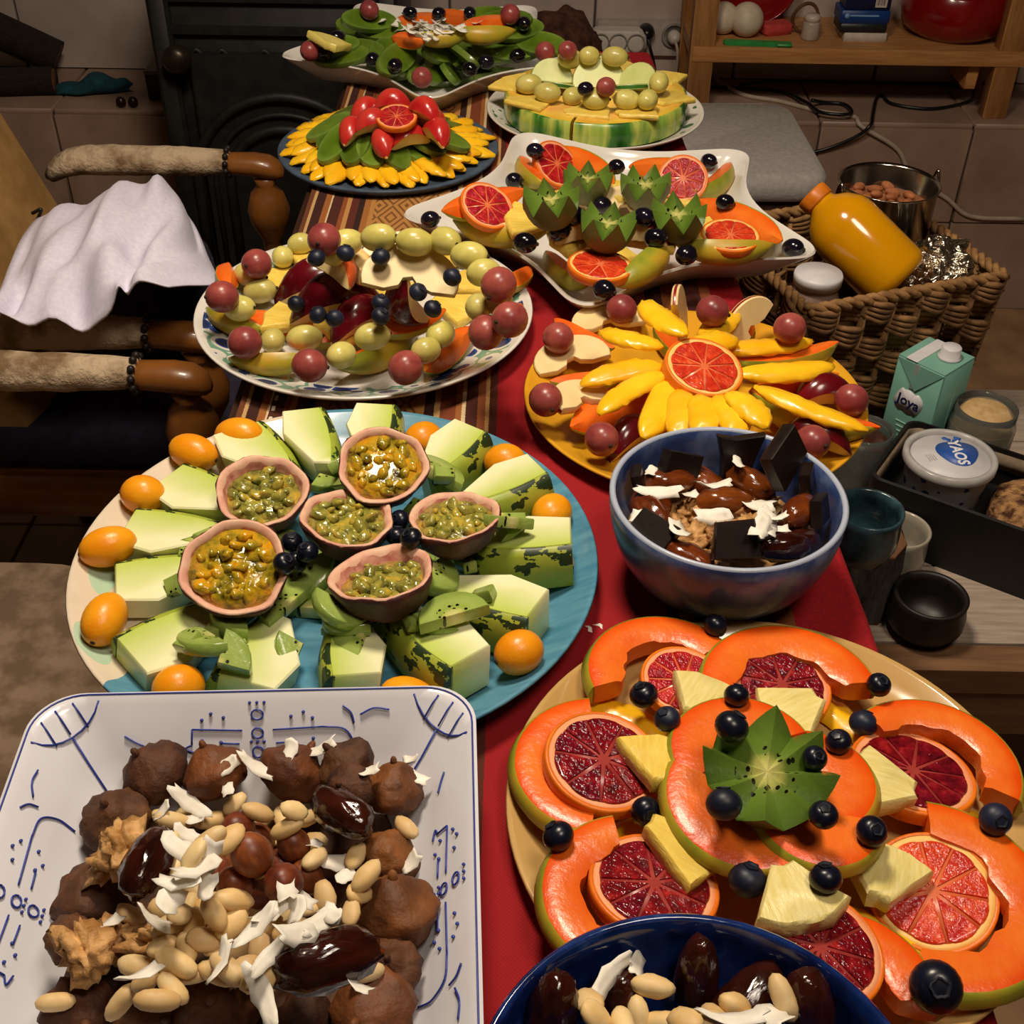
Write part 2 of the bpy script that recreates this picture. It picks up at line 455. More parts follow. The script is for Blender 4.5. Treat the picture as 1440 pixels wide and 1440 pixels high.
build('blue_packet', [('carton', box(.094, .06, .024, m_blue, .002)), ('print_band', box(.055, .0008, .003, M('print_pale_blue', '#7fa6d6', rough=.5), .0002, c=(-.002, -.0302, .003)))] +
      [('print_star', lathe([(0, 0), (.005, 0), (.005, .0006), (0, .0006)], M('print_pale_blue', '#7fa6d6'), 8, rad=lambda a, r, z: r * (.6 + .4 * abs(cos(4 * a)))))], T(xb - .002, yb, ZS + .046), 'bright blue packet stacked under the navy carton', 'packet')
bpy.data.objects['print_star'].matrix_basis = T(-.035, -.0301, .002, rx=90)
build('navy_carton', [('carton', box(.086, .055, .05, m_navy, .002)), ('barcode_label', box(.022, .0008, .03, m_card, .0002, c=(.024, -.0279, -.004)))] + [('barcode_bar', box(w, .0006, .022, m_navy, .0001, c=(.016 + k * .0027, -.0284, -.004))) for k, w in enumerate((.0008, .0014, .0007, .0012, .0008, .0015))], T(xb, yb, ZS + .083), 'navy blue carton with a white barcode label on the shelf', 'carton')
# sockets
m_white = M('white_plastic', '#cfc7bd', '#c6bdb2', rough=.35)
m_soc = M('socket_grey', '#8f8780', '#7f7770', rough=.5)
m_blk = M('black_plastic', '#101010', '#161616', rough=.3)
q0 = aty(840, 26, YW - .006); q1 = aty(968, 76, YW - .006)
pan = build('wall_outlet_box', [('cover', box(q1.x - q0.x, .014, q0.z - q1.z, M('panel_grey', '#b3a8a0', '#a59a92', rough=.5), .002))], T((q0.x + q1.x) / 2, YW - .012, (q0.z + q1.z) / 2), 'grey wall panel behind the white socket strip', 'panel')
a = aty(832, 57, YW - .04); b = aty(905, 55, YW - .04)
ln = b.x - a.x; pc = (a + b) / 2
def sock(r): return lathe([(r, .0), (r, .002), (r * .86, .0025), (r * .84, -.010), (0, -.010)], m_soc, 24)
ps = build('socket_strip', [('housing', box(ln + .01, .042, .044, m_white, .01))], T(pc.x, YW - .04, pc.z), 'white three-way socket strip mounted on the wall panel', 'socket')
for k in (-1, 0, 1):
    s_ = ob('socket', sock(.0185), ps, T(k * .036, -.0205, 0, rx=90))
    for q in (-1, 1): ob('hole', lathe([(0, 0), (.0028, 0), (.0028, .001), (0, .001)], m_blk, 10), s_, T(q * .008, 0, -.0098))
pk = aty(910, 50, YW - .05)
build('black_plug', [('plug_body', lathe([(0, 0), (.016, 0), (.017, .018), (.009, .034), (0, .036)], m_blk, 20))], T(pk.x, YW - .017, pk.z, rx=90), 'black round plug at the end of the socket strip', 'plug')
build('black_plug_cable', tube(smooth_path([(pk.x, YW - .045, pk.z), (pk.x + .01, YW - .055, pk.z - .03), (pk.x + .02, YW - .04, pk.z - .06), (pk.x + .03, YW - .03, ZL + .003)], 6), .0032, m_blk, 8), T(), 'black cable hanging from the round black plug', 'cable')
wk = aty(948, 52, YW - .03)
ws = build('wall_socket', [('ring', lathe([(.024, 0), (.025, .004), (.021, .006), (.019, .0), (0, .0)], m_soc, 28))], T(wk.x, YW - .0195, wk.z, rx=90), 'round recessed wall socket holding a white plug', 'socket')
m_cabw = M('white_cable', '#b9a996', '#a99a88', rough=.5)
build('white_plug', [('plug_body', lathe([(0, 0), (.014, 0), (.014, .016), (.007, .03), (0, .031)], m_white, 20)),
                     ('cord', tube(smooth_path([(0, 0, .028), (.006, -.02, .04), (.008, -.06, .032), (0, -.12, .02)], 6), .003, m_cabw, 8))], T(wk.x, YW - .0195, wk.z, rx=90), 'white plug and cord in the round wall socket', 'plug')
# cables on the ledge
def cable(pix, r, mat, label):
    pts = []
    for px, py, kind, v in pix:
        pts.append(at(px, py, v) if kind == 'z' else aty(px, py, v))
    return build('cable', tube(smooth_path(pts, 8), r, mat, 8), T(), label, 'cable')
zc = ZL + .004
cable([(1000, 108, 'z', zc), (1045, 133, 'z', zc), (1095, 142, 'z', zc), (1150, 156, 'z', zc), (1200, 164, 'z', zc), (1212, 178, 'y', YL - .008), (1262, 210, 'y', YL - .008), (1283, 250, 'y', YL - .008), (1330, 278, 'y', YL - .008), (1365, 304, 'y', YL - .008), (1440, 308, 'y', YL - .008)], .0045, m_cabw, 'long pale cable running along the ledge and down the tiles')
cable([(1000, 122, 'z', zc), (1090, 127, 'z', zc), (1130, 142, 'z', zc + .008), (1155, 158, 'z', zc + .009), (1196, 160, 'z', zc + .010), (1188, 147, 'z', zc + .002), (1158, 144, 'z', zc + .002), (1142, 141, 'z', zc + .015)], .0035, m_blk, 'black cable coiled on the tiled ledge')
cable([(1370, 124, 'z', zc + .01), (1364, 142, 'z', zc), (1310, 153, 'z', zc), (1255, 146, 'z', zc), (1240, 134, 'z', zc), (1232, 140, 'z', zc + .001), (1227, 164, 'z', zc + .004), (1224, 176, 'y', YL - .018), (1204, 192, 'y', YL - .018), (1160, 210, 'y', YL - .010), (1105, 222, 'y', YL - .008)], .0035, m_blk, 'black cable hanging from the ledge in a loop')
cable([(1040, 119, 'z', zc), (1100, 114, 'z', zc), (1250, 117, 'z', zc), (1360, 120, 'z', zc)], .0028, m_blk, 'thin dark cable along the wall behind the shelf')
# things on the left of the ledge
p = at(108, 140, ZL)
m_teal = M('teal_cloth', '#0f4a55', '#0b3640', rough=.85, scale=50, bump=.4)
secs = []
for i in range(15):
    t = i / 14; cx = -.075 + .15 * t
    w = .030 * (sin(pi * min(1, t * 1.02 + .02)) ** .4); h = (.02 + .022 * t) * (sin(pi * (t * .94 + .03)) ** .4) * (1 + .25 * sin(t * 14))
    secs.append([(cx + .006 * sin(3 * a), w * cos(a) * (1 + .1 * sin(9 * t + a)), h * (.5 + .5 * sin(a))) for a in [2 * pi * k / 14 for k in range(14)]])
build('teal_glove', loft(secs, m_teal), T(p.x + .022, 2.42, ZL, rz=8), 'crumpled dark teal cloth glove on the ledge left of the stove', 'glove')
for px, lb in ((170, 'small dark chestnut near the teal glove on the ledge'), (187, 'small dark chestnut near the teal glove on the ledge')):
    p = at(px, 144, ZL + .01); build('chestnut', ball(.010, .009, .010, M('chestnut', '#1f0d0a', '#2b130d', rough=.3), 14, 9, fn=lambda d, a, t: 1 + .25 * max(0, d.z) ** 4), T(p.x, p.y, ZL + .0098), lb, 'chestnut', 'chestnuts on the ledge')
p = at(222, 142, ZL)
build('grey_box', [('box', box(.06, .07, .05, M('grey_box', '#4b4641', '#3b3733', rough=.7), .002)), ('lid', box(.062, .072, .008, M('grey_box_lid', '#8a8175', '#7a7166', rough=.7), .002, c=(0, 0, .028)))], T(p.x + .01, 2.42, ZL + .025), 'small grey box on the ledge tucked against the stove', 'box')
p = aty(45, 60, 2.40)
m_log = M('log_bark', '#2a1a12', '#1a100b', rough=.95, scale=40, bump=.8, bdist=.006, stretch=(3, 3, 1))
secs = [[(.055 * cos(a) * (1 + .06 * sin(3 * a + i)), .055 * sin(a) * (1 + .06 * cos(4 * a)), -.2 + .05 * i) for a in [2 * pi * k / 18 for k in range(18)]] for i in range(9)]
build('firewood_log', [('bark', loft(secs, m_log, cap=False)), ('end_grain', loft([[(.050 * cos(a), .050 * sin(a), z) for a in [2 * pi * k / 18 for k in range(18)]] for z in (-.199, .199)], M('end_grain', '#6b4323', '#51321a', rough=.9, scale=60)))], T(p.x - .10, 2.485, ZL + .100, rx=62, rz=-84, s=.62), 'dark firewood log leaning on the ledge', 'log')
p = aty(8, 55, 2.36)
build('firewood_log', [('bark', loft([[(x * .8, y * .8, z) for x, y, z in s] for s in secs], m_log, cap=False)), ('end_grain', loft([[(.041 * cos(a), .041 * sin(a), z) for a in [2 * pi * k / 18 for k in range(18)]] for z in (-.199, .199)], MATS['end_grain']))], T(p.x - .06, 2.395, ZL + .0265, rx=90, rz=-84, s=.6), 'thinner firewood log lying flat on the ledge', 'log')

# ------------------------------------------------------------------ white-topped stool behind the table
m_cush = M('stool_cushion', '#c3beba', '#b4aeaa', rough=.95, scale=120, bump=.5, bdist=.0015)
m_dwood = M('dark_wood', '#4a2614', '#381b0e', rough=.5, scale=16, stretch=(8, 8, 1), bump=.05)
def rrect(w, h, r, k=6):
    o = []
    for cx, cy, a0 in ((w / 2 - r, -h / 2 + r, -90), (w / 2 - r, h / 2 - r, 0), (-w / 2 + r, h / 2 - r, 90), (-w / 2 + r, -h / 2 + r, 180)):
        for i in range(k + 1): a = radians(a0 + 90 * i / k); o.append((cx + r * cos(a), cy + r * sin(a)))
    return o
c0 = at(1158, 252, .45); c1 = at(1132, 148, .45); W = .40; D = c1.y - c0.y
sroot = build('cushioned_stool', [('cushion', prism(rrect(W, D + .01, .05), .405, .452, m_cush, .012)), ('seat_box', box(W - .03, D - .03, .12, m_dwood, .004, c=(0, 0, .345)))] +
      [('leg', box(.04, .04, .29, m_dwood, .003, c=(sx * (W / 2 - .045), sy * (D / 2 - .045), .145))) for sx in (-1, 1) for sy in (-1, 1)],
      T(c0.x - W / 2 + .012, (c0.y + c1.y) / 2, 0, rz=2), 'dark wooden stool with a flat whitish fabric seat cushion', 'stool')

# ------------------------------------------------------------------ table with runner
m_table = M('table_wood', '#3a2012', '#2a160c', rough=.45, scale=14, stretch=(8, 1, 8), bump=.05)
TX, TY0, TY1 = .232, .10, 1.775
tb = tag(ob('dining_table', None, None, T(0, (TY0 + TY1) / 2, 0)), 'narrow dark wooden table carrying all the fruit platters', 'table')
L = TY1 - TY0
def edge_x(y): return TX - .0456 * max(0, y - .583)          # the long edge runs slightly inwards to the far end
YM = (TY0 + TY1) / 2
ob('tabletop', prism([(TX + .005, -L / 2), (edge_x(.583) + .005, .583 - YM), (edge_x(TY1) + .005, L / 2), (-TX - .005, L / 2), (-TX - .005, -L / 2)], ZT - .039, ZT - .004, m_table, .003), tb)
for s in (-1, 1): ob('apron', box(.02, L - .16, .07, m_table, .003, c=(s * (TX - .09), 0, ZT - .072)), tb)
for s in (-1, 1):
    for q in (-1, 1): ob('leg', box(.05, .05, ZT - .039, m_table, .004, c=(s * (TX - .09), q * (L / 2 - .07), (ZT - .039) / 2)), tb)
# red cloth (drapes over the right edge) and striped woven runner
m_redc = M('red_cloth', '#a30716', '#8c0411', rough=.85, scale=300, bump=.3, bdist=.0006)
pr = [(-.12, .0), (.10, .0), (.20, .0), (TX + .006, -.0005), (TX + .0115, -.004), (TX + .013, -.014), (TX + .013, -.05), (TX + .015, -.10), (TX + .017, -.14)]
secs = []
for i in range(41):
    y = -L / 2 - .004 + (L + .008) * i / 40; w = .003 * sin(i * .9) + .002 * sin(i * 2.3)
    dx_ = edge_x(YM + y) - TX; tp = lambda x: x + (dx_ if x > .15 else 0)
    up = [(tp(x) + (w * min(1, -z / .1) if z < 0 else 0), y, ZT - .004 + z + .0036) for x, z in pr]
    lo = [(tp(x) - .0015 + (w * min(1, -z / .1) if z < 0 else 0), y, ZT - .004 + z + .0024) for x, z in pr]
    secs.append(up + lo[::-1])
rc = build('red_tablecloth', loft(secs, m_redc, sharp=60), T(0, (TY0 + TY1) / 2, 0), 'plain red cloth hanging over the long edge of the table', 'tablecloth')
t = NT('woven_runner'); xo, yo, zo = t.xyz()
f01 = t.math('MULTIPLY_ADD', xo, 1 / .419, .229 / .419)
jig = t.math('MULTIPLY_ADD', t.noise(900, 1), .004, f01)
st_ = [(0, '#6b3a1c'), (.012, '#c9a06a'), (.02, '#3a1710'), (.045, '#a0602c'), (.06, '#e0c79a'), (.066, '#4a1d12'), (.09, '#8f4a22'), (.105, '#c08a4e'), (.115, '#5a2415'),
       (.135, '#2d130c'), (.15, '#a4662f'), (.165, '#b98242'), (.37, '#3a1710'), (.39, '#caa268'), (.40, '#7a3a1b'), (.43, '#a0602c'), (.445, '#e0c79a'), (.452, '#4a1d12'),
       (.475, '#96522a'), (.49, '#c99a5e'), (.50, '#54210f'), (.515, '#9c0a15'), (.80, '#54210f'), (.82, '#c49055'), (.84, '#40180f'), (.88, '#9a5a2a'), (.92, '#d8b886'), (.935, '#4a1d12'), (.97, '#8a4a22')]
base = t.ramp(jig, st_, True)
# lozenge band in the tan field
mp = t.mapping((1 / .03, 1 / .06, 1)); sx = t.new('ShaderNodeSeparateXYZ'); t.l.new(mp, sx.inputs[0])
dx = t.math('ABSOLUTE', t.math('SUBTRACT', t.math('FRACT', sx.outputs[0]), .5)); dy = t.math('ABSOLUTE', t.math('SUBTRACT', t.math('FRACT', sx.outputs[1]), .5))
dd = t.math('ADD', dx, dy); rings = t.math('FRACT', t.math('MULTIPLY', dd, 4.0))
motif = t.math('GREATER_THAN', rings, .62)
inb = t.math('MULTIPLY', t.math('GREATER_THAN', jig, .18), t.math('LESS_THAN', jig, .355))
base = t.mix(t.math('MULTIPLY', t.math('MULTIPLY', motif, inb), .75), base, '#5c2f14')
wv = t.math('MULTIPLY', t.math('SINE', t.math('MULTIPLY', yo, 2600.0)), t.math('SINE', t.math('MULTIPLY', xo, 2600.0)))
base = t.mix(t.math('MULTIPLY_ADD', wv, .12, .12), base, '#2a120a')
t.bump(wv, .25, .0008); m_run = t.done(base, .9)
RL = L - .02
secs = []
RX0, RX1 = -.229, .190
for i in range(45):
    y = -RL / 2 + RL * i / 44
    up = []; lo = []
    for k in range(13):
        x = RX0 + (min(RX1, edge_x(YM + y) - .022) - RX0) * k / 12 + .001 * sin(i * .7 + k); z = ZT + .0004 + .0006 * (1 + sin(i * 1.3 + k * 2.1))
        up.append((x, y, z + .0012)); lo.append((x, y, ZT + (-.0006 if x < -.118 else .0002)))
    secs.append(up + lo[::-1])
rn = build('woven_runner', loft(secs, m_run, sharp=60), T(0, (TY0 + TY1) / 2, 0), 'brown and tan striped woven runner along the table', 'table runner')
mt = NT('white_tassel').done('#d9cdb8', .9)
for k in range(26):
    y = -RL / 2 + .63 + k * .016
    ob('edge_stitch', box(.003, .007, .0012, mt, .0004), rn, T(RX0 + .030, y, ZT + .0026))
for o in (tb, rc, rn): register(o)

# ------------------------------------------------------------------ plates
m_porc = M('white_porcelain', '#e2ded8', '#dad5cd', rough=.18, coat=.3, scale=8)
m_tan = M('tan_glaze', '#cfa96c', '#bf9658', rough=.16, coat=.6, scale=9, detail=5, lo=.3, hi=.7)
m_yel = M('yellow_glaze', '#e0a52a', '#d2941e', rough=.22, coat=.5, scale=9)
m_slate = M('slate', '#44566a', '#33404f', rough=.5, scale=40, bump=.2)
def plate_prof(R, h, t=.005, flat=.62, lip=.002):
    return [(0, 0), (R * flat * .96, 0), (R * flat, .001), (R * (.45 + flat * .55), h * .42), (R - .003, h - .003), (R, h), (R - lip * .6, h + lip * .7), (R - lip * 2, h), (R * (.45 + flat * .55), h * .42 + t * .9), (R * flat, t + .0005), (R * flat * .9, t), (0, t)]
PL = {}
def plate(key, name, me, c, label, z=None, rz=0, cat='plate'):
    p = tag(ob(name, me, None, T(c[0], c[1], ZT + .0022 if z is None else z, rz=rz)), label, cat); register(p); PL[key] = p; return p
# large blue and white plate
t = NT('blue_white_glaze'); xo, yo, zo = t.xyz()
edge = t.math('ADD', t.math('MULTIPLY_ADD', xo, 1.0, .088), t.math('ADD', t.math('MULTIPLY', yo, -.30), t.math('MULTIPLY', t.math('SUBTRACT', t.noise(18, 2), .5), .03)))
isb = t.math('GREATER_THAN', edge, 0)
blue = t.ramp(t.noise(24, 5, t.mapping((1, 5, 1), rot=(0, 0, .5))), [(.3, '#3f7c9a'), (.7, '#6299b0')])
white = t.ramp(t.noise(20, 3), [(.3, '#e2d3bd'), (.7, '#d7c6ae')])
def ell(cx, cy, rx, ry, ang):
    c_, s_ = cos(ang), sin(ang)
    a = t.math('ADD', t.math('MULTIPLY', t.math('SUBTRACT', xo, cx), c_ / rx), t.math('MULTIPLY', t.math('SUBTRACT', yo, cy), s_ / rx))
    b = t.math('ADD', t.math('MULTIPLY', t.math('SUBTRACT', xo, cx), -s_ / ry), t.math('MULTIPLY', t.math('SUBTRACT', yo, cy), c_ / ry))
    return t.math('LESS_THAN', t.math('ADD', t.math('ABSOLUTE', t.math('POWER', t.math('ABSOLUTE', a), 1.5)), t.math('MULTIPLY', b, b)), 1)
lm = None
for e in ((-.158, -.01, .024, .009, 1.75), (-.136, .076, .020, .008, .9), (-.120, .108, .018, .008, .7), (-.143, -.085, .022, .009, 2.2), (-.10, -.135, .02, .008, 2.5)):
    q = ell(*e); lm = q if lm is None else t.math('MAXIMUM', lm, q)
white = t.mix(t.math('MULTIPLY', lm, .8), white, '#a5cdb0')
m_bw = t.done(t.mix(isb, white, blue), .3, coat=.25)
plate('melon', 'serving_plate', lathe(plate_prof(.177, .024, .005, .80), m_bw, 96), (-.118, .624), 'large round blue and white painted plate holding passion fruit and melon')
plate('orange', 'serving_plate', lathe(plate_prof(.148, .015, .005, .86), m_tan, 96), (.147, .427), 'glossy tan round plate with papaya rings and blood oranges')
plate('yellow', 'serving_plate', lathe(plate_prof(.141, .015, .005, .82), m_yel, 96), (.149, .845), 'bright yellow round plate with mango rays and apple')
# white plate with blue rim decoration
t = NT('grape_plate_glaze'); xo, yo, zo = t.xyz(); rr = t.math('SQRT', t.math('ADD', t.math('MULTIPLY', xo, xo), t.math('MULTIPLY', yo, yo)))
band = t.math('MULTIPLY', t.math('GREATER_THAN', rr, .108), t.math('LESS_THAN', rr, .144))
dec = t.ramp(t.voro(45), [(0, '#1e2f63'), (.34, '#2e4a86'), (.42, '#d9d4cc'), (.6, '#6f9a86'), (.75, '#d9d4cc')], True)
m_gp = t.done(t.mix(band, '#dcd7cf', dec), .2, coat=.3)
plate('grape', 'serving_plate', lathe(plate_prof(.152, .022, .005, .74), m_gp, 96), (-.136, .970), 'white plate with blue patterned rim, heaped with grapes and plums')
plate('slate', 'serving_plate', lathe([(0, 0), (.118, 0), (.1285, .008), (.129, .0105), (.1275, .0115), (.115, .0075), (0, .007)], m_slate, 96), (-.152, 1.377), 'flat slate blue round plate ringed with yellow mango slices')
t = NT('melon_rim_glaze'); xo, yo, zo = t.xyz(); rr = t.math('SQRT', t.math('ADD', t.math('MULTIPLY', xo, xo), t.math('MULTIPLY', yo, yo)))
band = t.math('MULTIPLY', t.math('GREATER_THAN', rr, .095), t.math('LESS_THAN', rr, .128))
dec = t.ramp(t.voro(50), [(0, '#2d5a3a'), (.3, '#3d6f48'), (.38, '#d9d4cc')], True)
m_wp = t.done(t.mix(band, '#d9d2c8', dec), .25, coat=.3)
plate('wm', 'serving_plate', lathe(plate_prof(.135, .020, .005, .74), m_wp, 96), (.095, 1.49), 'cream plate with leafy green rim under watermelon slices')
def star_mesh(R, h, mat, rin=.63, n=160):
    ctl = []
    for k in range(10):
        r = R * 1.06 if k % 2 == 0 else R * rin; a = pi / 2 + pi * k / 5; ctl.append(Vector((r * cos(a), r * sin(a))))
    out = []
    for k in range(10):
        a, b, c = ctl[k - 1], ctl[k], ctl[(k + 1) % 10]; w = .30 if k % 2 == 0 else .42
        p0 = b.lerp(a, w); p1 = b.lerp(c, w)
        for i in range(8):
            u = i / 8; out.append(p0.lerp(b, u).lerp(b.lerp(p1, u), u))
        for i in range(4): out.append(p1.lerp(c.lerp(b, .42 if k % 2 == 0 else .30), i / 4))
    L_ = [(0.0, 0), (.78, 0), (.80, .001), (.975, h * .85), (1.0, h), (.993, h + .0018), (.965, h), (.945, h * .85), (.80, .0065), (.78, .006), (0, .006)]
    S = [[(p.x * s if s else p.x * 1e-4, p.y * s if s else p.y * 1e-4, z) for p in out] for s, z in L_]
    return loft(S, mat, 'star', sharp=60)
sm = star_mesh(.220, .032, m_porc)
plate('starH', 'star_platter', sm, (.0986, 1.174), 'white five-pointed star platter with papaya and kiwi crowns', rz=170, cat='platter')
plate('starK', 'star_platter', sm, (-.110, 1.694), 'white five-pointed star platter piled with green slices and coconut', rz=180, cat='platter')
# bowls
t = NT('blue_mottled_glaze'); n1 = t.noise(30, 5); base = t.ramp(n1, [(.3, '#26345f'), (.5, '#3a4e84'), (.68, '#6e7fa8')])
xo, yo, zo = t.xyz()
lipm = t.math('GREATER_THAN', zo, .0745); m_bb = t.done(t.mix(lipm, base, '#aab2c4'), .3, coat=.15)
def bowl_prof(R, h, foot, t=.004):
    P = [(0, .003), (foot * .8, .003), (foot * .85, 0), (foot, 0), (foot * 1.03, .006)]
    K = 8
    for k in range(1, K + 1):
        u = k / K; P.append((foot * 1.03 + (R - foot * 1.03) * sin(u * pi / 2) ** .9, .006 + (h - .006) * (1 - cos(u * pi / 2)) ** .85))
    P.append((R - t * .5, h + .0015)); P.append((R - t, h))
    for k in range(K - 1, 0, -1):
        u = k / K; P.append((max(.004, foot * 1.03 + (R - foot * 1.03) * sin(u * pi / 2) ** .9 - t), .006 + t + (h - .006 - t) * (1 - cos(u * pi / 2)) ** .85))
    P += [(foot * .6, .006 + t), (0, .006 + t)]
    return P
plate('bowlE', 'stoneware_bowl', lathe(bowl_prof(.078, .075, .040), m_bb, 80), (.142, .632), 'blue mottled bowl filled with dates, walnuts and chocolate', cat='bowl')
t = NT('navy_glaze'); n1 = t.noise(60, 5); base = t.ramp(n1, [(.35, '#0c1a48'), (.6, '#16306e'), (.75, '#41609a')])
m_nb = t.done(base, .12, coat=.5)
plate('bowlB', 'stoneware_bowl', lathe(bowl_prof(.0935, .078, .044), m_nb, 80), (.079, .2225), 'deep navy glazed bowl with dates standing among peanuts', cat='bowl')
# square dish
def sq_level(hw, r, z, k=10):
    return [(x, y, z) for x, y in rrect(2 * hw, 2 * hw, r, k)]
HW = .120
SQ = [(.001, .0005, .003), (.066, .02, .003), (.068, .02, 0), (.074, .022, 0), (.077, .022, .004), (.100, .024, .033), (.1165, .026, .0565), (HW, .027, .0605), (HW + .0005, .027, .062), (HW - .002, .026, .0628), (.1135, .025, .0595), (.097, .023, .036), (.074, .02, .0085), (.068, .018, .007), (.001, .0005, .007)]
t = NT('ribbed_porcelain')
m_rib = M('ribbed_porcelain', '#e2e2e8', '#d9d8de', rough=.2, coat=.3, scale=8)
dish = tag(ob('square_dish', None, None, T(-.133, .343, ZT + .0022, rz=3)), 'square white dish with blue line pattern, full of figs and nuts', 'dish')
ob('dish_body', loft([sq_level(*l) for l in SQ], m_rib, sharp=50), dish)
PL['dish'] = dish; register(dish)
# printed pattern, mapped on the inner wall: (side, s along, w 0 bottom .. 1 rim)
m_ink = M('blue_ink', '#26348a', '#2f3f9c', rough=.35)
def wallpt(side, s, w, off=.0004):
    lev = [(.074, .0085), (.097, .036), (.1135, .0595)]
    w2 = w * 2; k = 0 if w2 < 1 else 1; f_ = w2 - k
    hw = lev[k][0] + (lev[k + 1][0] - lev[k][0]) * f_; z = lev[k][1] + (lev[k + 1][1] - lev[k][1]) * f_
    v = Vector((s * hw, hw - off * 2, z + off))
    return Matrix.Rotation(-side * pi / 2, 3, 'Z') @ v
def ink(pts, r=.00055): 
    return tube(pts, r, m_ink, 5)
for side in range(4):
    inks = []
    P_ = lambda s, w: wallpt(side, s, w)
    def line(a, b, n=6, r=.00055): inks.append(ink([P_(a[0] + (b[0] - a[0]) * i / n, a[1] + (b[1] - a[1]) * i / n) for i in range(n + 1)], r))
    def curve(*q): inks.append(ink([P_(v.x, v.y) for v in smooth_path([(x, y, 0) for x, y in q], 5)]))
    for sg in (-1, 1):
        line((.08 * sg, .73), (.34 * sg, .75)); line((.10 * sg, .60), (.20 * sg, .61), 3)
        for q in ((.17, .86), (.23, .9), (.28, .84), (.2, .62), (.25, .56), (.3, .64)):
            c_ = P_(q[0] * sg, q[1]); inks.append((ball(.0011, .0011, .0008, m_ink, 6, 4), Matrix.Translation(c_)))
    curve((.34, .75), (.46, .72), (.54, .55), (.57, .38)); line((-.34, .75), (-.36, .6), 3); curve((-.36, .6), (-.40, .56), (-.35, .52))
    curve((.42, .95), (.47, .88), (.5, .78)); curve((.52, .86), (.58, .92), (.66, .9)); curve((-.62, .6), (-.66, .64), (-.7, .7))
    for w in (.52, .70, .88):
        inks.append(ink([P_(.03 * cos(a), w + .05 * sin(a)) for a in [2 * pi * k / 12 for k in range(13)]]))
        for q in (-.035, .0, .035): inks.append((ball(.001, .001, .0008, m_ink, 6, 4), Matrix.Translation(P_(q, w + .12 if w > .8 else w - .08))))
    # corner fan and diagonal
    d0 = Matrix.Rotation(-side * pi / 2, 3, 'Z')
    lev = lambda hw, r, z: d0 @ Vector((hw - r + r * cos(pi / 4), hw - r + r * sin(pi / 4), z + .0012))
    inks.append(ink([lev(.074, .02, .0085), lev(.097, .023, .036), lev(.106, .0245, .049)], .0006))
    for w_, hw, r, z in ((.0, .106, .0245, .049),):
        arc = []
        for k in range(9):
            a = radians(-8 + 106 * k / 8); e = abs(k - 4) / 4
            hh = hw + (.1155 - hw) * e ** 2; zz = z + (.0600 - z) * e ** 2; rr_ = .0245 + .001 * e
            arc.append(d0 @ Vector((hh - rr_ + rr_ * cos(a), hh - rr_ + rr_ * sin(a), zz + .0014)))
        inks.append(ink(arc, .0006))
        for k in (2, 4, 6):
            a = radians(90 * k / 8)
            inks.append(ink([d0 @ Vector((hh - .025 + .025 * cos(a), hh - .025 + .025 * sin(a), zz + .0012)) for hh, zz in ((.107, .0505), (.112, .0574), (.1155, .0605))], .0005))
    tag(ob('blue_pattern', joinm('blue_pattern', inks, m_ink), dish, label='blue line and dot pattern painted on one side'), kind='stuff')
rim_pts = [(x, y, .0630) for x, y in rrect(2 * HW - .0035, 2 * HW - .0035, .0262, 10)]; rim_pts.append(rim_pts[0])
ob('blue_rim_line', tube(rim_pts, .00055, m_ink, 5), dish)
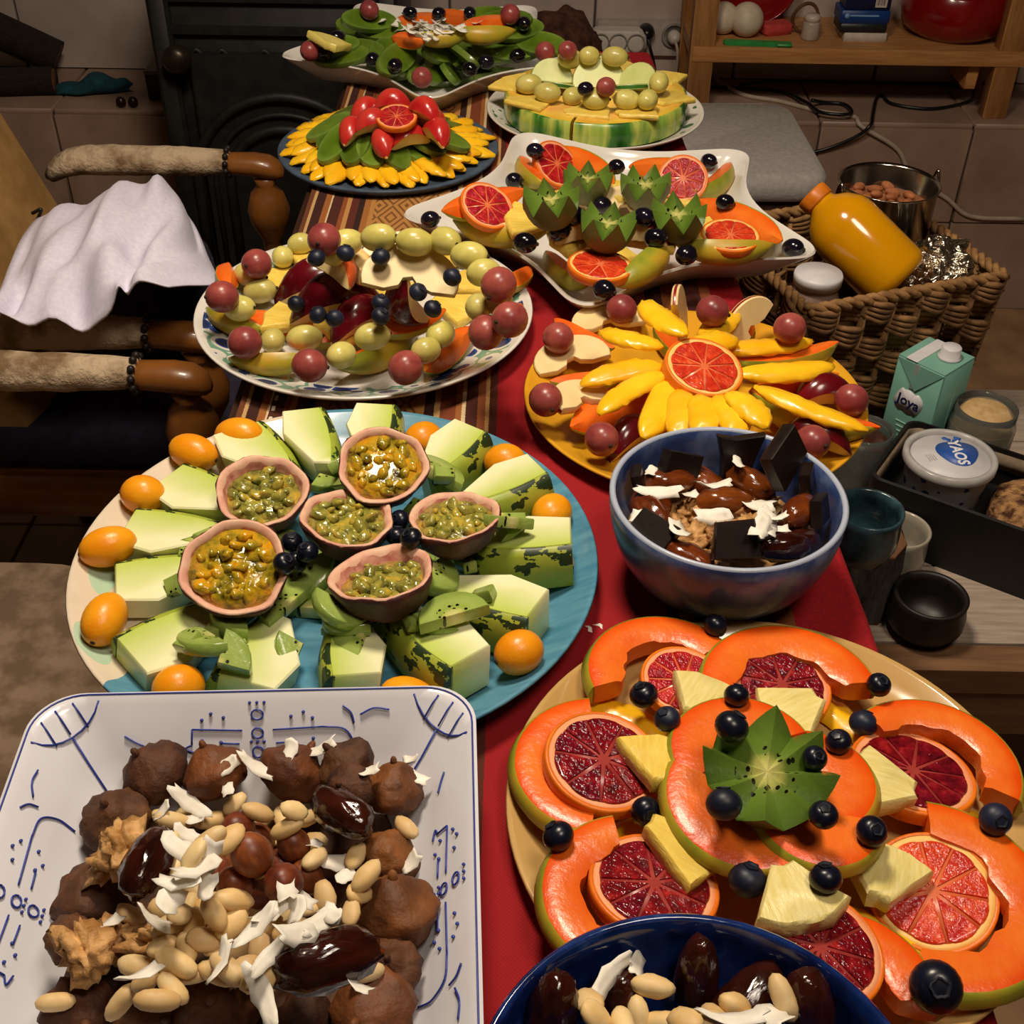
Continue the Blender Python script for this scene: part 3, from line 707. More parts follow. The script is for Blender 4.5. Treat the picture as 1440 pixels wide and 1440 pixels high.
# ------------------------------------------------------------------ armchairs
m_sherpa = M('sherpa_fabric', '#c4ad90', '#7f6549', rough=1.0, scale=26, detail=4, lo=.42, hi=.62, bump=.9, bscale=160, bdist=.004)
m_ochre = M('ochre_upholstery', '#a37c46', '#8a6534', rough=.95, scale=22, detail=5, bump=.2, bscale=200)
m_taupe = M('taupe_velvet', '#8b745e', '#6a5442', rough=.95, scale=34, detail=6, lo=.4, hi=.6, bump=.5, bscale=50, bdist=.003)
m_honey = M('honey_wood', '#8a5522', '#6e4018', rough=.35, coat=.3, scale=14, detail=4)
m_plum = M('plum_velvet', '#2a2437', '#1d1a28', rough=.95, scale=60)
m_stud = M('stud_dark', '#231d1b', '#2c2522', rough=.5, metal=.4)
def arm_part(root, y, x0, x1, z, zs=0):
    """padded arm with a wooden nose, a row of studs and a turned post"""
    P = []
    for i in range(25):
        t_ = i / 24; x = x0 + (x1 - x0) * t_
        r = .0195 * (1 - .25 * abs(2 * t_ - 1) ** 3) * (.35 if i == 0 else 1)
        zz = z + zs * (1 - t_) ** 2 - .022 * (max(0, .25 - t_) * 4) ** 2
        sec = []
        for k in range(18):
            a = 2 * pi * k / 18; w = 1 + .10 * noise.noise(Vector((x * 60, cos(a) * 2, sin(a) * 2 + y * 9)))
            sec.append((x, y + r * 1.15 * cos(a) * w, zz - .004 + r * sin(a) * w))
        P.append(sec)
    a_ = ob('arm_pad', loft(P, m_sherpa), root)
    for k in range(11):
        a = pi * 2 * k / 11; ob('stud', ball(.0042, .0042, .0042, m_stud, 8, 6), a_, T(x1 - .002, y + .0205 * cos(a), z - .004 + .0172 * sin(a)))
    nose = [[(x1 - .006 + dx, y + r * 1.05 * cos(b), z - .006 + dz + r * .85 * sin(b)) for b in [2 * pi * k / 16 for k in range(16)]] for dx, dz, r in ((0, 0, .0165), (.012, 0, .017), (.04, -.001, .0185), (.06, -.004, .0185), (.072, -.008, .014), (.077, -.012, .006))]
    ob('arm_nose', loft(nose, m_honey), root)
    pr = [(0, 0), (.016, 0), (.018, .04), (.013, .07), (.022, .09), (.024, .11), (.012, .125), (.013, .16), (.026, .185), (.029, .205), (.022, .228), (.012, .24), (.017, .25), (0, .251)]
    zb = z - .024 - .25
    ob('arm_post', lathe(pr, m_honey, 20), root, T(x1 + .045, y, zb))
def chair(loc, label, arms, seat_z, back=True, plum=True, yw=.44, backlean=None):
    r = tag(ob('armchair', None, None, T(*loc)), label, 'armchair')
    return r
# the far chair: two arms, leaning ochre back
A_y, B_y = 1.553, 1.118
c2 = tag(ob('armchair', None, None, T(0, 0, 0)), 'wooden armchair with ochre back and a white cloth thrown over it', 'armchair')
arm_part(c2, A_y, -.635, -.385, .622); arm_part(c2, B_y, -.70, -.385, .612)
e0 = aty(0, 158, 1.505); e1 = aty(88, 300, 1.505)
dx_, dz_ = e0.x - e1.x, e0.z - e1.z; ll = math.hypot(dx_, dz_); ux, uz = dx_ / ll, dz_ / ll
P = []
for i in range(11):
    y = 1.16 + (1.505 - 1.16) * i / 10; e = .006 * (1 - abs(2 * i / 10 - 1) ** 6)
    s0, s1 = -.20, .42; nx, nz = -uz, ux
    if nx > 0: nx, nz = -nx, -nz
    fr = [(e1.x + ux * s - nx * e * 2, y, e1.z + uz * s - nz * e * 2) for s in (s0, s0 + .01, .0, .1, .2, .3, s1 - .01, s1)]
    bk = [(e1.x + ux * s + nx * .055, y, e1.z + uz * s + nz * .055) for s in (s1, s0)]
    P.append(fr + bk)
ob('backrest', loft(P, m_ochre, sharp=40), c2)
ob('seat', prism(rrect(.40, .38, .05), .40, .455, m_plum, .015), c2, T(-.53, (A_y + B_y) / 2, 0))
ob('seat_frame', box(.42, .40, .06, m_honey, .004), c2, T(-.53, (A_y + B_y) / 2, .37))
for x in (-.345, -.70):
    for y in (A_y, B_y): ob('leg', lathe([(0, 0), (.014, 0), (.02, .2), (.024, .34), (0, .345)], m_honey, 14), c2, T(x, y, 0))
# the near chair
C_y = 1.028
c1 = tag(ob('armchair', None, None, T(0, 0, 0)), 'wooden armchair with taupe velvet seat beside the large blue plate', 'armchair')
arm_part(c1, C_y, -.72, -.375, .618); arm_part(c1, .40, -.72, -.395, .618)
so = [(x * 1.0, y) for x, y in rrect(.46, .54, .16, 10)]
ob('seat', prism(so, .385, .45, m_taupe, .02, sharp=70), c1, T(-.545, .675, 0))
ob('seat_frame', prism([(x * .93, y * .93) for x, y in so], .315, .386, M('seat_frame_dark', '#20160f', '#170f0a', rough=.5), .003), c1, T(-.545, .675, 0))
for x in (-.34, -.74):
    for y in (C_y, .40): ob('leg', lathe([(0, 0), (.014, 0), (.02, .2), (.024, .345), (0, .35)], m_honey, 14), c1, T(x, y, 0))
for x in (-.335,): 
    for y in (C_y, .40): ob('side_rail', box(.03, .05, .05, m_honey, .004), c1, T(x, y, .35))
P = [[(-.80 + .0 + dx, .42 + (1.01 - .42) * i / 8, z) for dx, z in ((.0, .40), (-.12, .98), (-.18, .98), (-.06, .40))] for i in range(9)]
ob('backrest', loft(P, m_taupe, sharp=40), c1)
ob('back_rail', box(.03, .62, .05, m_honey, .004), c1, T(-.78, .715, .35))

# white cloth thrown over the far chair
rows = [(1.42, [(72, 335), (120, 312), (170, 292), (215, 280), (248, 305), (268, 350)]),
        (1.34, [(56, 306), (105, 286), (160, 263), (211, 252), (250, 274), (276, 325)]),
        (1.25, [(32, 330), (88, 318), (135, 292), (200, 280), (262, 318), (296, 368)]),
        (1.17, [(12, 372), (62, 352), (128, 322), (176, 338), (246, 345), (304, 388)]),
        (1.12, [(2, 402), (48, 396), (98, 372), (172, 362), (222, 372), (300, 398)]),
        (1.085, [(-8, 428), (34, 428), (92, 430), (158, 396), (190, 384), (262, 400)]),
        (1.060, [(-14, 442), (26, 444), (104, 462), (160, 424), (182, 398), (236, 402)])]
G = [[aty(px, py, y) for px, py in r] for y, r in rows]
G2 = [smooth_path(r, 7) for r in G]
GC = [smooth_path([r[j] for r in G2], 6) for j in range(len(G2[0]))]
nj, ni = len(GC), len(GC[0]); V = []; Fc = []
for j in range(nj):
    for i in range(ni):
        p = GC[j][i]; e_ = min(1, i / 8) * min(1, (nj - 1 - j) / 5, j / 3 + .2)
        q = e_ * (.008 * sin(j * .62 - i * .16 + 1.5 * noise.noise(Vector((j * .12, i * .12, 0)))) + .004 * sin(j * 1.1 + i * .22)) + noise.noise(Vector((p.x * 22, p.y * 9, 3.1))) * .004
        V.append(Vector((p.x, p.y, p.z + q)))
off = len(V)
V += [v + Vector((.0006, .0012, -.0028)) for v in V]
for j in range(nj - 1):
    for i in range(ni - 1):
        a, b, c, d = j * ni + i, j * ni + i + 1, (j + 1) * ni + i + 1, (j + 1) * ni + i
        Fc += [(a, b, c, d), (off + d, off + c, off + b, off + a)]
for j in range(nj - 1):
    for i in (0, ni - 1): a, b = j * ni + i, (j + 1) * ni + i; Fc.append((a, b, off + b, off + a))
for i in range(ni - 1):
    for j in (0, nj - 1): a, b = j * ni + i, j * ni + i + 1; Fc.append((a, b, off + b, off + a))
m_wcl = M('white_cotton', '#dfdaec', '#d3cee2', rough=.9, scale=200, bump=.15, bdist=.0006)
build('white_cloth', mk('cloth', V, Fc, m_wcl), T(), 'crumpled white cotton cloth thrown over the far armchair', 'cloth')
# cushion that the cloth is thrown over, in the chair
cu = ball(.14, .11, .13, m_plum, 24, 14, fn=lambda d, a, t: .82 + .18 * (abs(d.x) + abs(d.y) + abs(d.z) - 1))
build('seat_cushion', cu, T(-.452, 1.33, .548, rz=20, s=.72), 'dark plum cushion on the seat under the white cloth', 'cushion')
sp = smooth_path([aty(px, py, 1.34) for px, py in ((45, 300), (58, 296), (40, 330), (20, 355), (0, 362))], 6)
build('eyeglass_cord', tube(sp, .0022, m_blk, 6), T(), 'thin black cord looped beside the white cloth', 'cord')

# ------------------------------------------------------------------ low side table with basket and breakfast things
m_wplank = M('whitewashed_plank', '#a89788', '#8f7f71', rough=.75, scale=18, detail=5, stretch=(1.2, 14, 4), bump=.1, vary=.06)
m_splank = M('side_plank', '#7d5a3c', '#674830', rough=.6, scale=14, detail=5, stretch=(1, 10, 8), bump=.08)
m_apron = m_splank
ZB = .45; SX0, SX1, SY0, SY1 = .262, .95, .795, 1.285
sd = tag(ob('low_side_table', None, None, T()), 'low wooden side table with whitewashed top planks beside the dining table', 'table')
ob('front_plank', box(SX1 - SX0, .034, .03, m_splank, .002, c=((SX0 + SX1) / 2, SY0 + .017, ZB - .015)), sd)
ob('apron', box(SX1 - SX0 - .004, .02, .06, m_apron, .002, c=((SX0 + SX1) / 2, SY0 + .014, ZB - .0605)), sd)
wv_ = (SY1 - SY0 - .036) / 4
for k in range(4): ob('top_plank', box(SX1 - SX0 - .07, wv_ - .002, .024, m_wplank, .002, c=((SX0 + SX1) / 2 + .033, SY0 + .036 + wv_ * (k + .5), ZB - .012)), sd)
ob('side_plank', box(.068, SY1 - SY0 - .036, .026, m_splank, .002, c=(SX0 + .034, (SY0 + SY1) / 2 + .018, ZB - .013)), sd)
for x in (SX0 + .03, SX1 - .03):
    for y in (SY0 + .04, SY1 - .03): ob('leg', box(.045, .045, ZB - .0275, m_splank, .003, c=(x, y, (ZB - .0275) / 2)), sd)
register(sd)
hb = tag(ob('low_box', None, None, T()), 'low wooden box carrying the rear of the wicker basket', 'box')
ob('box_body', box(.30, .24, ZB - .002, m_splank, .003, c=(.402, SY1 + .125, ZB / 2 - .001)), hb)
# cups and wood block
m_bcup = M('black_stoneware', '#15110f', '#211a16', rough=.45, scale=60, bump=.15)
def cup_prof(R, h, t=.004, belly=1.04, foot=.7):
    return [(0, 0), (R * foot, 0), (R * foot * 1.1, .002), (R * belly, h * .35), (R * belly, h * .6), (R * .97, h * .86), (R, h), (R - t * .5, h + .001), (R - t, h - .001), (R * .96 - t, h * .84), (R * belly - t, h * .5), (R * foot, t * 1.6), (0, t * 1.4)]
c = at(1305, 915, ZB)
build('stoneware_cup', lathe(cup_prof(.035, .047, .005), m_bcup, 40), T(c.x, c.y + .028, ZB - .0005), 'squat black stoneware cup standing empty on the plank edge', 'cup')
t = NT('bark_block'); b_ = t.ramp(t.noise(30, 6, t.mapping((2, 2, .6)), .7), [(.35, '#241d19'), (.65, '#5b5048')]); t.bump(t.noise(45, 6, t.mapping((2, 2, .5))), .9, .006); m_bark = t.done(b_, .95)
c = at(1212, 882, ZB)
o_ = [(-.026, -.03), (.012, -.034), (.03, -.012), (.028, .026), (-.006, .034), (-.03, .02)]
o_ = [Vector((o_[k][0], o_[k][1], 0)).lerp(Vector((*o_[(k + 1) % 6], 0)), j / 4) for k in range(6) for j in range(4)]
S = [[(p.x * (1 - .06 * i / 6) + .002 * noise.noise(Vector((p.x * 90, p.y * 90, i * 1.3))), p.y * (1 - .05 * i / 6) + .003 * noise.noise(Vector((p.x * 80, p.y * 70, i + 9.))), .085 * i / 6) for p in o_] for i in range(7)]
blk = build('wood_block', [('bark', loft(S, m_bark, cap=False)), ('cut_top', prism([(p.x * .93, p.y * .94) for p in o_], .08, .086, M('cut_wood', '#7a5236', '#5e3d27', rough=.8, scale=20, detail=5), .0008)), ('cut_base', prism([(p.x * .98, p.y * .98) for p in o_], 0.0, .006, MATS['cut_wood'], .0008))], T(c.x + .004, c.y + .036, ZB - .0005), 'rough bark covered wood block under the dark blue cup', 'wood block')
register(blk)
t = NT('teal_cup_glaze'); m_tcup = t.done(t.ramp(t.noise(40, 4), [(.35, '#17252c'), (.65, '#3c5c66')]), .25, coat=.4)
settle('stoneware_cup', lathe(cup_prof(.029, .048, .0035, 1.0, .75), m_tcup, 40), 1207, 778, zg=ZB + .09, label='dark blue-grey glazed cup on the wood block', cat='cup')
m_pcup = M('pale_cup_glaze', '#a39b8c', '#8d8677', rough=.3, coat=.4, scale=30)
c = at(1268, 835, ZB)
build('stoneware_cup', [('cup', lathe(cup_prof(.031, .056, .0035, 1.0, .8), m_pcup, 40))], T(c.x - .005, c.y + .0355, ZB - .0005), 'pale grey-green glazed cup behind the wood block', 'cup')
# roasting tin with baking paper
A = at(1222, 668, .530); ang = -33
E1 = Vector((cos(radians(-33)), sin(radians(-33)), 0)); E2 = Vector((-E1.y, E1.x, 0))
m_tin = M('black_tin', '#0f0d0d', '#171413', rough=.5, scale=30)
TW, TD, TH = .27, .128, .079
def tin_open(w, d, h, mat, tk=.003):
    o = rrect(w, d, .015, 5); i1 = rrect(w - 2 * tk, d - 2 * tk, .013, 5)
    S = [[(x, y, 0) for x, y in o], [(x * 1.01, y * 1.01, h) for x, y in o], [(x * 1.005, y * 1.005, h + .001) for x, y in i1], [(x, y, h - .001) for x, y in i1], [(x, y, .0345) for x, y in i1]]
    return loft(S, mat, sharp=40)
tinR = T(A.x, A.y, ZB - .0005, rz=ang) @ Matrix.Translation((TW / 2, TD / 2, 0))
m_paper = M('baking_paper', '#8d7a66', '#6f5e4d', rough=.9, scale=60, bump=.3)
pw = []
o = rrect(TW - .008, TD - .008, .012, 12); n_ = len(o)
for lv in range(3):
    pw.append([(x * (1 + .004 * lv), y * (1 + .006 * lv), TH * .72 + lv * .009 + (.004 * noise.noise(Vector((x * 60, y * 60, 2.0))) if lv else 0)) for x, y in o])
tin = tag(ob('roasting_tin', None, None, tinR), 'deep black roasting tin holding the yogurt tub and crumb cake', 'tin')
ob('tin_body', tin_open(TW, TD, TH, m_tin), tin)
inner = [[(x * .985, y * .97, z) for x, y, z in s] for s in pw]
ob('baking_paper', loft(pw + inner[::-1], m_paper, cap=False, ring=True), tin)
register(tin)
ZI = ZB + .034
def text_mesh(body, size, mat, ext=.0003, bold=.0):
    cu_ = bpy.data.curves.new('txt', 'FONT'); cu_.body = body; cu_.size = size; cu_.extrude = ext; cu_.align_x = 'CENTER'; cu_.align_y = 'CENTER'; cu_.offset = bold; cu_.resolution_u = 3
    o_t = bpy.data.objects.new('txt', cu_); COL.objects.link(o_t); bpy.context.view_layer.update()
    me = bpy.data.meshes.new_from_object(o_t.evaluated_get(bpy.context.evaluated_depsgraph_get()))
    bpy.data.objects.remove(o_t); me.materials.clear(); me.materials.append(mat); return me
# yogurt tub
t = NT('tub_print'); xo, yo, zo = t.xyz(); vv = t.voro(70)
m_tub = t.done(t.mix(t.math('LESS_THAN', vv, .30), '#c9cdda', '#2a3f96'), .3)
m_lidw = M('lid_white', '#d5d3d6', '#cbc9cd', rough=.4)
m_clear = M('clear_rim', '#b9b6b4', '#a8a5a3', rough=.2)
m_logo = M('logo_blue', '#2f5cb0', '#274f9e', rough=.4); m_ltr = M('logo_white', '#e6e6ea', rough=.4)
logo = lathe([(0, 0), (.021, 0), (.021, .0006), (0, .0006)], m_logo, 40, rad=lambda a, r, z: r * (1 + .08 * sin(3 * a + .6)))
tubp = [('cup', lathe([(0, 0), (.036, 0), (.037, .002), (.0425, .056), (.044, .058), (.044, .060), (0, .0595)], m_tub, 48)),
        ('lid', lathe([(0, .0600), (.0405, .0600), (.0412, .0606), (.0412, .0612), (0, .0612)], m_lidw, 48)),
        ('lid_rim', lathe([(.0405, .060), (.0405, .0655), (.0435, .0665), (.0465, .0655), (.0468, .058), (.0455, .056), (.0445, .058)], m_clear, 48))]
def below(px, py, z1, z0, off=Vector((0, 0, 0))):
    q = at(px, py, z1) + off; d = Vector((q.x, q.y, z0)) - Vector((0, 0, CZ)); w = d.dot(_FW); return 720 + F * d.dot(_X) / w, 720 - F * d.dot(_Y) / w
TUBP = below(1333, 648, ZI + .061, ZI, E2 * .006)
tub = settle('yogurt_tub', tubp, *TUBP, rot=(0, 0, 12), z=ZI - .0003, label='blue and white yogurt tub with a printed lid in the tin', cat='tub')
lid_o = [c for c in tub.children if c.name.startswith('lid') and 'rim' not in c.name][0]
ob('logo_patch', logo, lid_o, T(.012, .006, .0612))
ob('lettering', text_mesh('YAOS', .0165, m_ltr, .0002, .0005), lid_o, T(.012, .006, .0622, rz=-100))
lf = lathe([(0, 0), (.005, 0), (.005, .0005), (0, .0005)], m_logo, 12, rad=lambda a, r, z: r * (.5 + .9 * abs(cos(a))))
ob('logo_leaf', lf, lid_o, T(.022, .028, .0612, rz=50)); ob('logo_leaf', lf, lid_o, T(.012, .031, .0612, rz=130, s=.7))
for k in range(4): ob('small_print', box(.0012, .012 - .002 * (k % 2), .0003, m_clear, .0001), lid_o, T(-.022 + .0025 * k, .004, .0613))
# milk-alternative carton
m_ct = M('carton_mint', '#78ab9c', '#70a292', rough=.4, scale=20); m_ctl = M('carton_light', '#a8d6bf', '#9ccab2', rough=.4)
c = at(1313, 507, .590) + E2 * .011; hc = .590 - ZB
ct = tag(ob('drink_carton', None, None, T(c.x, c.y, ZB - .0005, rz=-48)), 'mint green drink carton with a white screw cap beside the basket', 'carton')
W = .058
ob('carton_body', box(W, W, hc, m_ct, .0012, c=(0, 0, hc / 2)), ct)
tp = ob('top_panel', box(W - .001, W - .001, .0012, m_ct, .0004, c=(0, 0, hc + .0006)), ct)
ob('seam', box(.014, W + .001, .0012, m_lidw, .0003, c=(-.012, 0, hc + .0016)), tp)
ob('side_seam', box(.007, .001, .03, M('seam_grey', '#8f9c98', rough=.5), .0003, c=(-.004, -W / 2 - .0005, hc - .016)), ct)
tri = [(-W / 2, 0), (W / 2, 0), (.0, -.03)]
ob('flap', mk('flap', [(-W / 2 + .001, -W / 2 - .0006, hc - .001), (W / 2 - .001, -W / 2 - .0006, hc - .001), (.0, -W / 2 - .0016, hc - .032), (-W / 2 + .001, -W / 2 + .0006, hc - .001), (W / 2 - .001, -W / 2 + .0006, hc - .001), (0, -W / 2 + .0006, hc - .032)], [(0, 1, 2), (5, 4, 3), (0, 2, 5, 3), (1, 4, 5, 2), (0, 3, 4, 1)], m_ct, False), ct)
cp = ob('screw_cap', lathe([(0, 0), (.0125, 0), (.0125, .003), (.0105, .0035), (.0105, .013), (.0095, .0142), (0, .0142)], m_lidw, 30, rad=lambda a, r, z: r * (1 + .015 * (sin(15 * a) if .004 < z < .013 else 0))), ct, T(.011, .006, hc + .001))
lb = ob('label_patch', lathe([(0, 0), (.017, 0), (.017, .0006), (0, .0006)], m_lidw, 40, rad=lambda a, r, z: r * (1 if abs(cos(a)) > .5 else .82) * (1 + .05 * sin(4 * a))), ct, T(-.004, -W / 2 - .0002, hc - .048, rx=90))
ob('lettering', text_mesh('Joya', .0165, m_navy, .0002, .0003), lb, T(0, 0, .0008, rz=-4))
for k in range(4): ob('print_line', box(.028 - .004 * k, .0006, .0012, m_ctl, .0002, c=(0, -W / 2 - .0004, hc - .075 - k * .006)), ct)
ob('print_column', box(.0006, .0012, hc * .8, m_ctl, .0002, c=(W / 2 + .0003, .0, hc * .45)), ct)
register(ct)
# jars
m_glass = NT('jar_glass').done('#c9cdc6', .05, trans=.9, ior=1.3)
m_spread = M('pale_spread', '#c9a978', '#b48f5e', rough=.6, scale=90, bump=.5, bdist=.004)
m_jam = M('dark_spread', '#2c140d', '#451f13', rough=.25, scale=80, bump=.5, bdist=.003, coat=.3)
def jar(R, h, fill, mat, lump, seed):
    g = lathe([(0, 0), (R * .92, 0), (R, .005), (R, h * .8), (R * .93, h * .88), (R * .93, h), (R * .87, h), (R * .87, h * .88), (R * .94, h * .78), (R * .94, .006), (0, .005)], m_glass, 36)
    f = lathe([(0, .0055), (R * .9, .0055), (R * .935, .009), (R * .935, fill * .9), (R * .85, fill), (R * .6, fill + lump), (R * .3, fill + lump * .6), (0, fill + lump * 1.2)], mat, 36, rad=lambda a, r, z: r * (1 + (.06 * sin(3 * a + seed) if z > fill else 0)))
    return [('glass', g), ('contents', f)]
jr = settle('glass_jar', jar(.035, .098, .086, m_spread, .010, 1), *below(1385, 578, ZB + .098, ZB, E2 * .010), z=ZB - .0003, label='open glass jar of pale lumpy spread beside the carton', cat='jar')
jr2 = settle('glass_jar', jar(.031, .078, .064, m_jam, .004, 2), *below(1247, 612, ZB + .078, ZB, E1 * -.022), z=ZB - .0003, label='low glass jar of dark brown spread by the yellow plate', cat='jar')
# round crumb cake
m_cake = M('crumb_cake', '#b98a58', '#4a2715', rough=.9, scale=70, detail=5, lo=.42, hi=.62, bump=1.0, bscale=150, bdist=.006)
ck = lathe([(0, 0), (.072, 0), (.078, .004), (.081, .03), (.078, .044), (.06, .052), (.03, .055), (0, .056)], m_cake, 48, rad=lambda a, r, z: r * (1 + .02 * sin(9 * a) + .015 * sin(17 * a)))
c = A + E1 * .168 + E2 * .066
cb = lathe([(0, 0), (.085, 0), (.09, .004), (.086, .005), (0, .0045)], m_tin, 40)
build('crumb_cake', [('cake', ck)], T(c.x, c.y, ZI - .0005, s=.72), 'brown round cake covered with pale crumbs in the tin', 'cake')
# ------------------------------------------------------------------ basket
m_wick = M('wicker', '#9a7246', '#6a4a2a', rough=.8, scale=50, detail=4, stretch=(1, 1, 1), bump=.4, vary=.18)
m_rope = M('wicker_rope', '#9a7246', '#76522e', rough=.8, scale=90, bump=.4, vary=.08)
bFL = at(1137, 437, .645); bFR = at(1413, 388, .645)
e1 = (bFR - bFL); BW = e1.length; ba = math.degrees(math.atan2(e1.y, e1.x)); BD = .218; BH = .645 - ZB
bk = tag(ob('wicker_basket', None, None, T(bFL.x, bFL.y, ZB, rz=ba)), 'woven wicker basket holding juice bottle, steel tins and foil', 'basket')
inset = .012                                   # walls lean in towards the bottom
def corner(u, v, h): k = inset * (1 - h / BH); return Vector((k + (BW - 2 * k) * u, k + (BD - 2 * k) * v, h))
def bundle(L, r, k):
    out = []
    for q in range(4):
        off = (q - 1.5) * r * 1.0
        pts = [(-L / 2 + L * i / 6, r * 1.2 * sin(pi * i / 6) * 1.2, off * (1 - .25 * abs(i / 3 - 1)) + .004 * (i / 6 - .5) * (1 if k else .4)) for i in range(7)]
        out.append(tube(pts, lambda t_: r * .62 * (1 - .25 * abs(2 * t_ - 1)), m_wick, 5))
    return joinm('weave', out, m_wick)
ROWS = 8
bmesh_f = [bundle(BW / 7 * 1.12, .0065, k) for k in (0, 1)]; bmesh_s = [bundle(BD / 5 * 1.15, .0065, k) for k in (0, 1)]
for (u0, v0, u1, v1, ncol, mm, rz) in ((0, 0, 1, 0, 7, bmesh_f, 180), (0, 1, 1, 1, 7, bmesh_f, 0), (0, 0, 0, 1, 5, bmesh_s, 90), (1, 0, 1, 1, 5, bmesh_s, -90)):
    for r in range(ROWS):
        h = .014 + (BH - .028) * r / (ROWS - 1)
        a = corner(u0, v0, h); b = corner(u1, v1, h)
        for k in range(ncol):
            p = a.lerp(b, (k + .5) / ncol); sg = 1 if (k + r) % 2 else -1
            ob('weave', mm[(k + r) % 2], bk, T(p.x, p.y, p.z, rz=rz, rx=random.uniform(-5, 5), ry=-9) @ Matrix.Diagonal((1, sg * .8 if sg < 0 else 1, 1, 1)))
    for k in range(ncol + 1):
        a = corner(u0, v0, .0).lerp(corner(u1, v1, 0), k / ncol); b = corner(u0, v0, BH - .004).lerp(corner(u1, v1, BH - .004), k / ncol)
        ob('stake', tube([a, b], .0045, m_wick, 6), bk)
ob('base', box(BW - 2 * inset, BD - 2 * inset, .008, m_wick, .002, c=(BW / 2, BD / 2, .0045)), bk)
ring = [corner(*q, BH) for q in ((0, 0), (1, 0), (1, 1), (0, 1), (0, 0))]
path = []
for a, b in zip(ring[:-1], ring[1:]):
    for i in range(20): path.append(a.lerp(b, i / 20))
path.append(path[0].copy())
for ph in (0, pi):
    pp = []
    for i in range(len(path) * 3 - 2):
        q = path[i // 3].lerp(path[min(i // 3 + 1, len(path) - 1)], (i % 3) / 3)
        d = (path[min(i // 3 + 1, len(path) - 1)] - path[i // 3]); n2 = Vector((-d.y, d.x, 0)).normalized() if d.length > 1e-6 else Vector((1, 0, 0))
        pp.append(q + n2 * .0035 * cos(i * .9 + ph) + Vector((0, 0, .0035 * sin(i * .9 + ph))))
    ob('rim_rope', tube(pp, .0042, m_rope, 6), bk)
ob('handle', tube(smooth_path([corner(0, .25, BH), corner(0, .3, BH) + Vector((-.006, 0, -.035)), corner(0, .7, BH) + Vector((-.006, 0, -.035)), corner(0, .75, BH)], 6), .004, m_rope, 6), bk)
B0 = bk.matrix_basis
def inb(u, v, z): p = B0 @ Vector((BW * u, BD * v, 0)); return p.x, p.y, z
# steel pan with almonds
m_steel = M('steel', '#b8b0a6', '#a69e94', rough=.16, metal=1.0, scale=20)
c = at(1249, 264, .695); HP = .085
pan = lathe([(0, 0), (.05, 0), (.054, .004), (.0555, HP - .002), (.058, HP), (.0565, HP + .001), (.054, HP - .003), (.0525, .006), (0, .005)], m_steel, 48)
zp = .695 - HP
# stacked tin pans: a lower pan carries the upper one
pan2 = lathe([(0, 0), (.05, 0), (.054, .004), (.056, zp - ZB - .010), (.058, zp - ZB - .002), (.055, zp - ZB - .001), (0, zp - ZB - .001)], m_steel, 48)
pa = build('steel_canister', [('canister', pan2)], T(c.x, c.y, ZB + .0083), 'lower steel canister under the open almond tin in the basket', 'canister')
pb = build('steel_canister', [('canister', pan)] , T(c.x, c.y, zp + .0070), 'open round steel tin of almonds in the wicker basket', 'canister')
for s_ in (-1, 1):
    ob('clip', tube(smooth_path([(s_ * .057, -.006, HP - .03), (s_ * .064, -.006, HP - .01), (s_ * .064, 0, HP + .006), (s_ * .064, .006, HP - .01), (s_ * .057, .006, HP - .03)], 5), .0018, m_steel, 6), pb, T(rz=20))
register(pa); register(pb)
alm = ball(.0105, .0062, .0048, M('almond_brown', '#a4643a', '#8a4e2a', rough=.7, scale=120, vary=.1, bump=.3), 12, 8, fn=lambda d, a, t: 1 - .18 * max(0, d.x))
fillz = lathe([(0, 0), (.050, 0), (.051, .03), (0, .034)], MATS['almond_brown'], 24)
fb = tag(ob('almond_bed', fillz, None, T(c.x, c.y, zp + .036)), 'bed of brown almonds filling the steel tin', 'almonds', kind='stuff'); register(fb)
for k in range(16):
    a = k * 2.399; r = .044 * math.sqrt((k + .4) / 16)
    q = Vector((c.x + r * cos(a), c.y + r * sin(a), 0)); gz = ground(q.x, q.y)
    build('almond', alm, T(q.x, q.y, gz + .004, rx=random.uniform(-20, 20), ry=random.uniform(-20, 20), rz=random.uniform(0, 360)), 'brown almond in the open steel tin', 'almond', 'almonds in the steel tin')
# juice bottle, lying slanted in the basket
m_juice = M('mango_juice', '#dd9a08', '#cf8a04', rough=.15, coat=.6, scale=8)
m_ocap = M('orange_cap', '#d97a1c', '#c96c14', rough=.4)
bp = [(0, 0), (.030, .0), (.036, .004), (.0395, .012), (.0395, .085), (.0375, .098), (.029, .112), (.019, .120), (.0165, .123), (.0165, .127), (0, .127)]
top = at(1150, 290, .700); bot = at(1248, 388, .645)
ax = (top - bot).normalized()
q = ax.to_track_quat('Z', 'Y').to_matrix().to_4x4()
bb = build('juice_bottle', [('bottle', lathe(bp, m_juice, 40)), ('cap', lathe([(0, .126), (.0175, .126), (.018, .128), (.018, .139), (.0165, .141), (0, .141)], m_ocap, 28, rad=lambda a, r, z: r * (1 + .02 * sin(20 * a))))], Matrix.Translation(bot - ax * .026 + Vector((-.003, .009, .006))) @ q, 'yellow mango juice bottle with orange cap slanted in the basket', 'bottle')
register(bb)
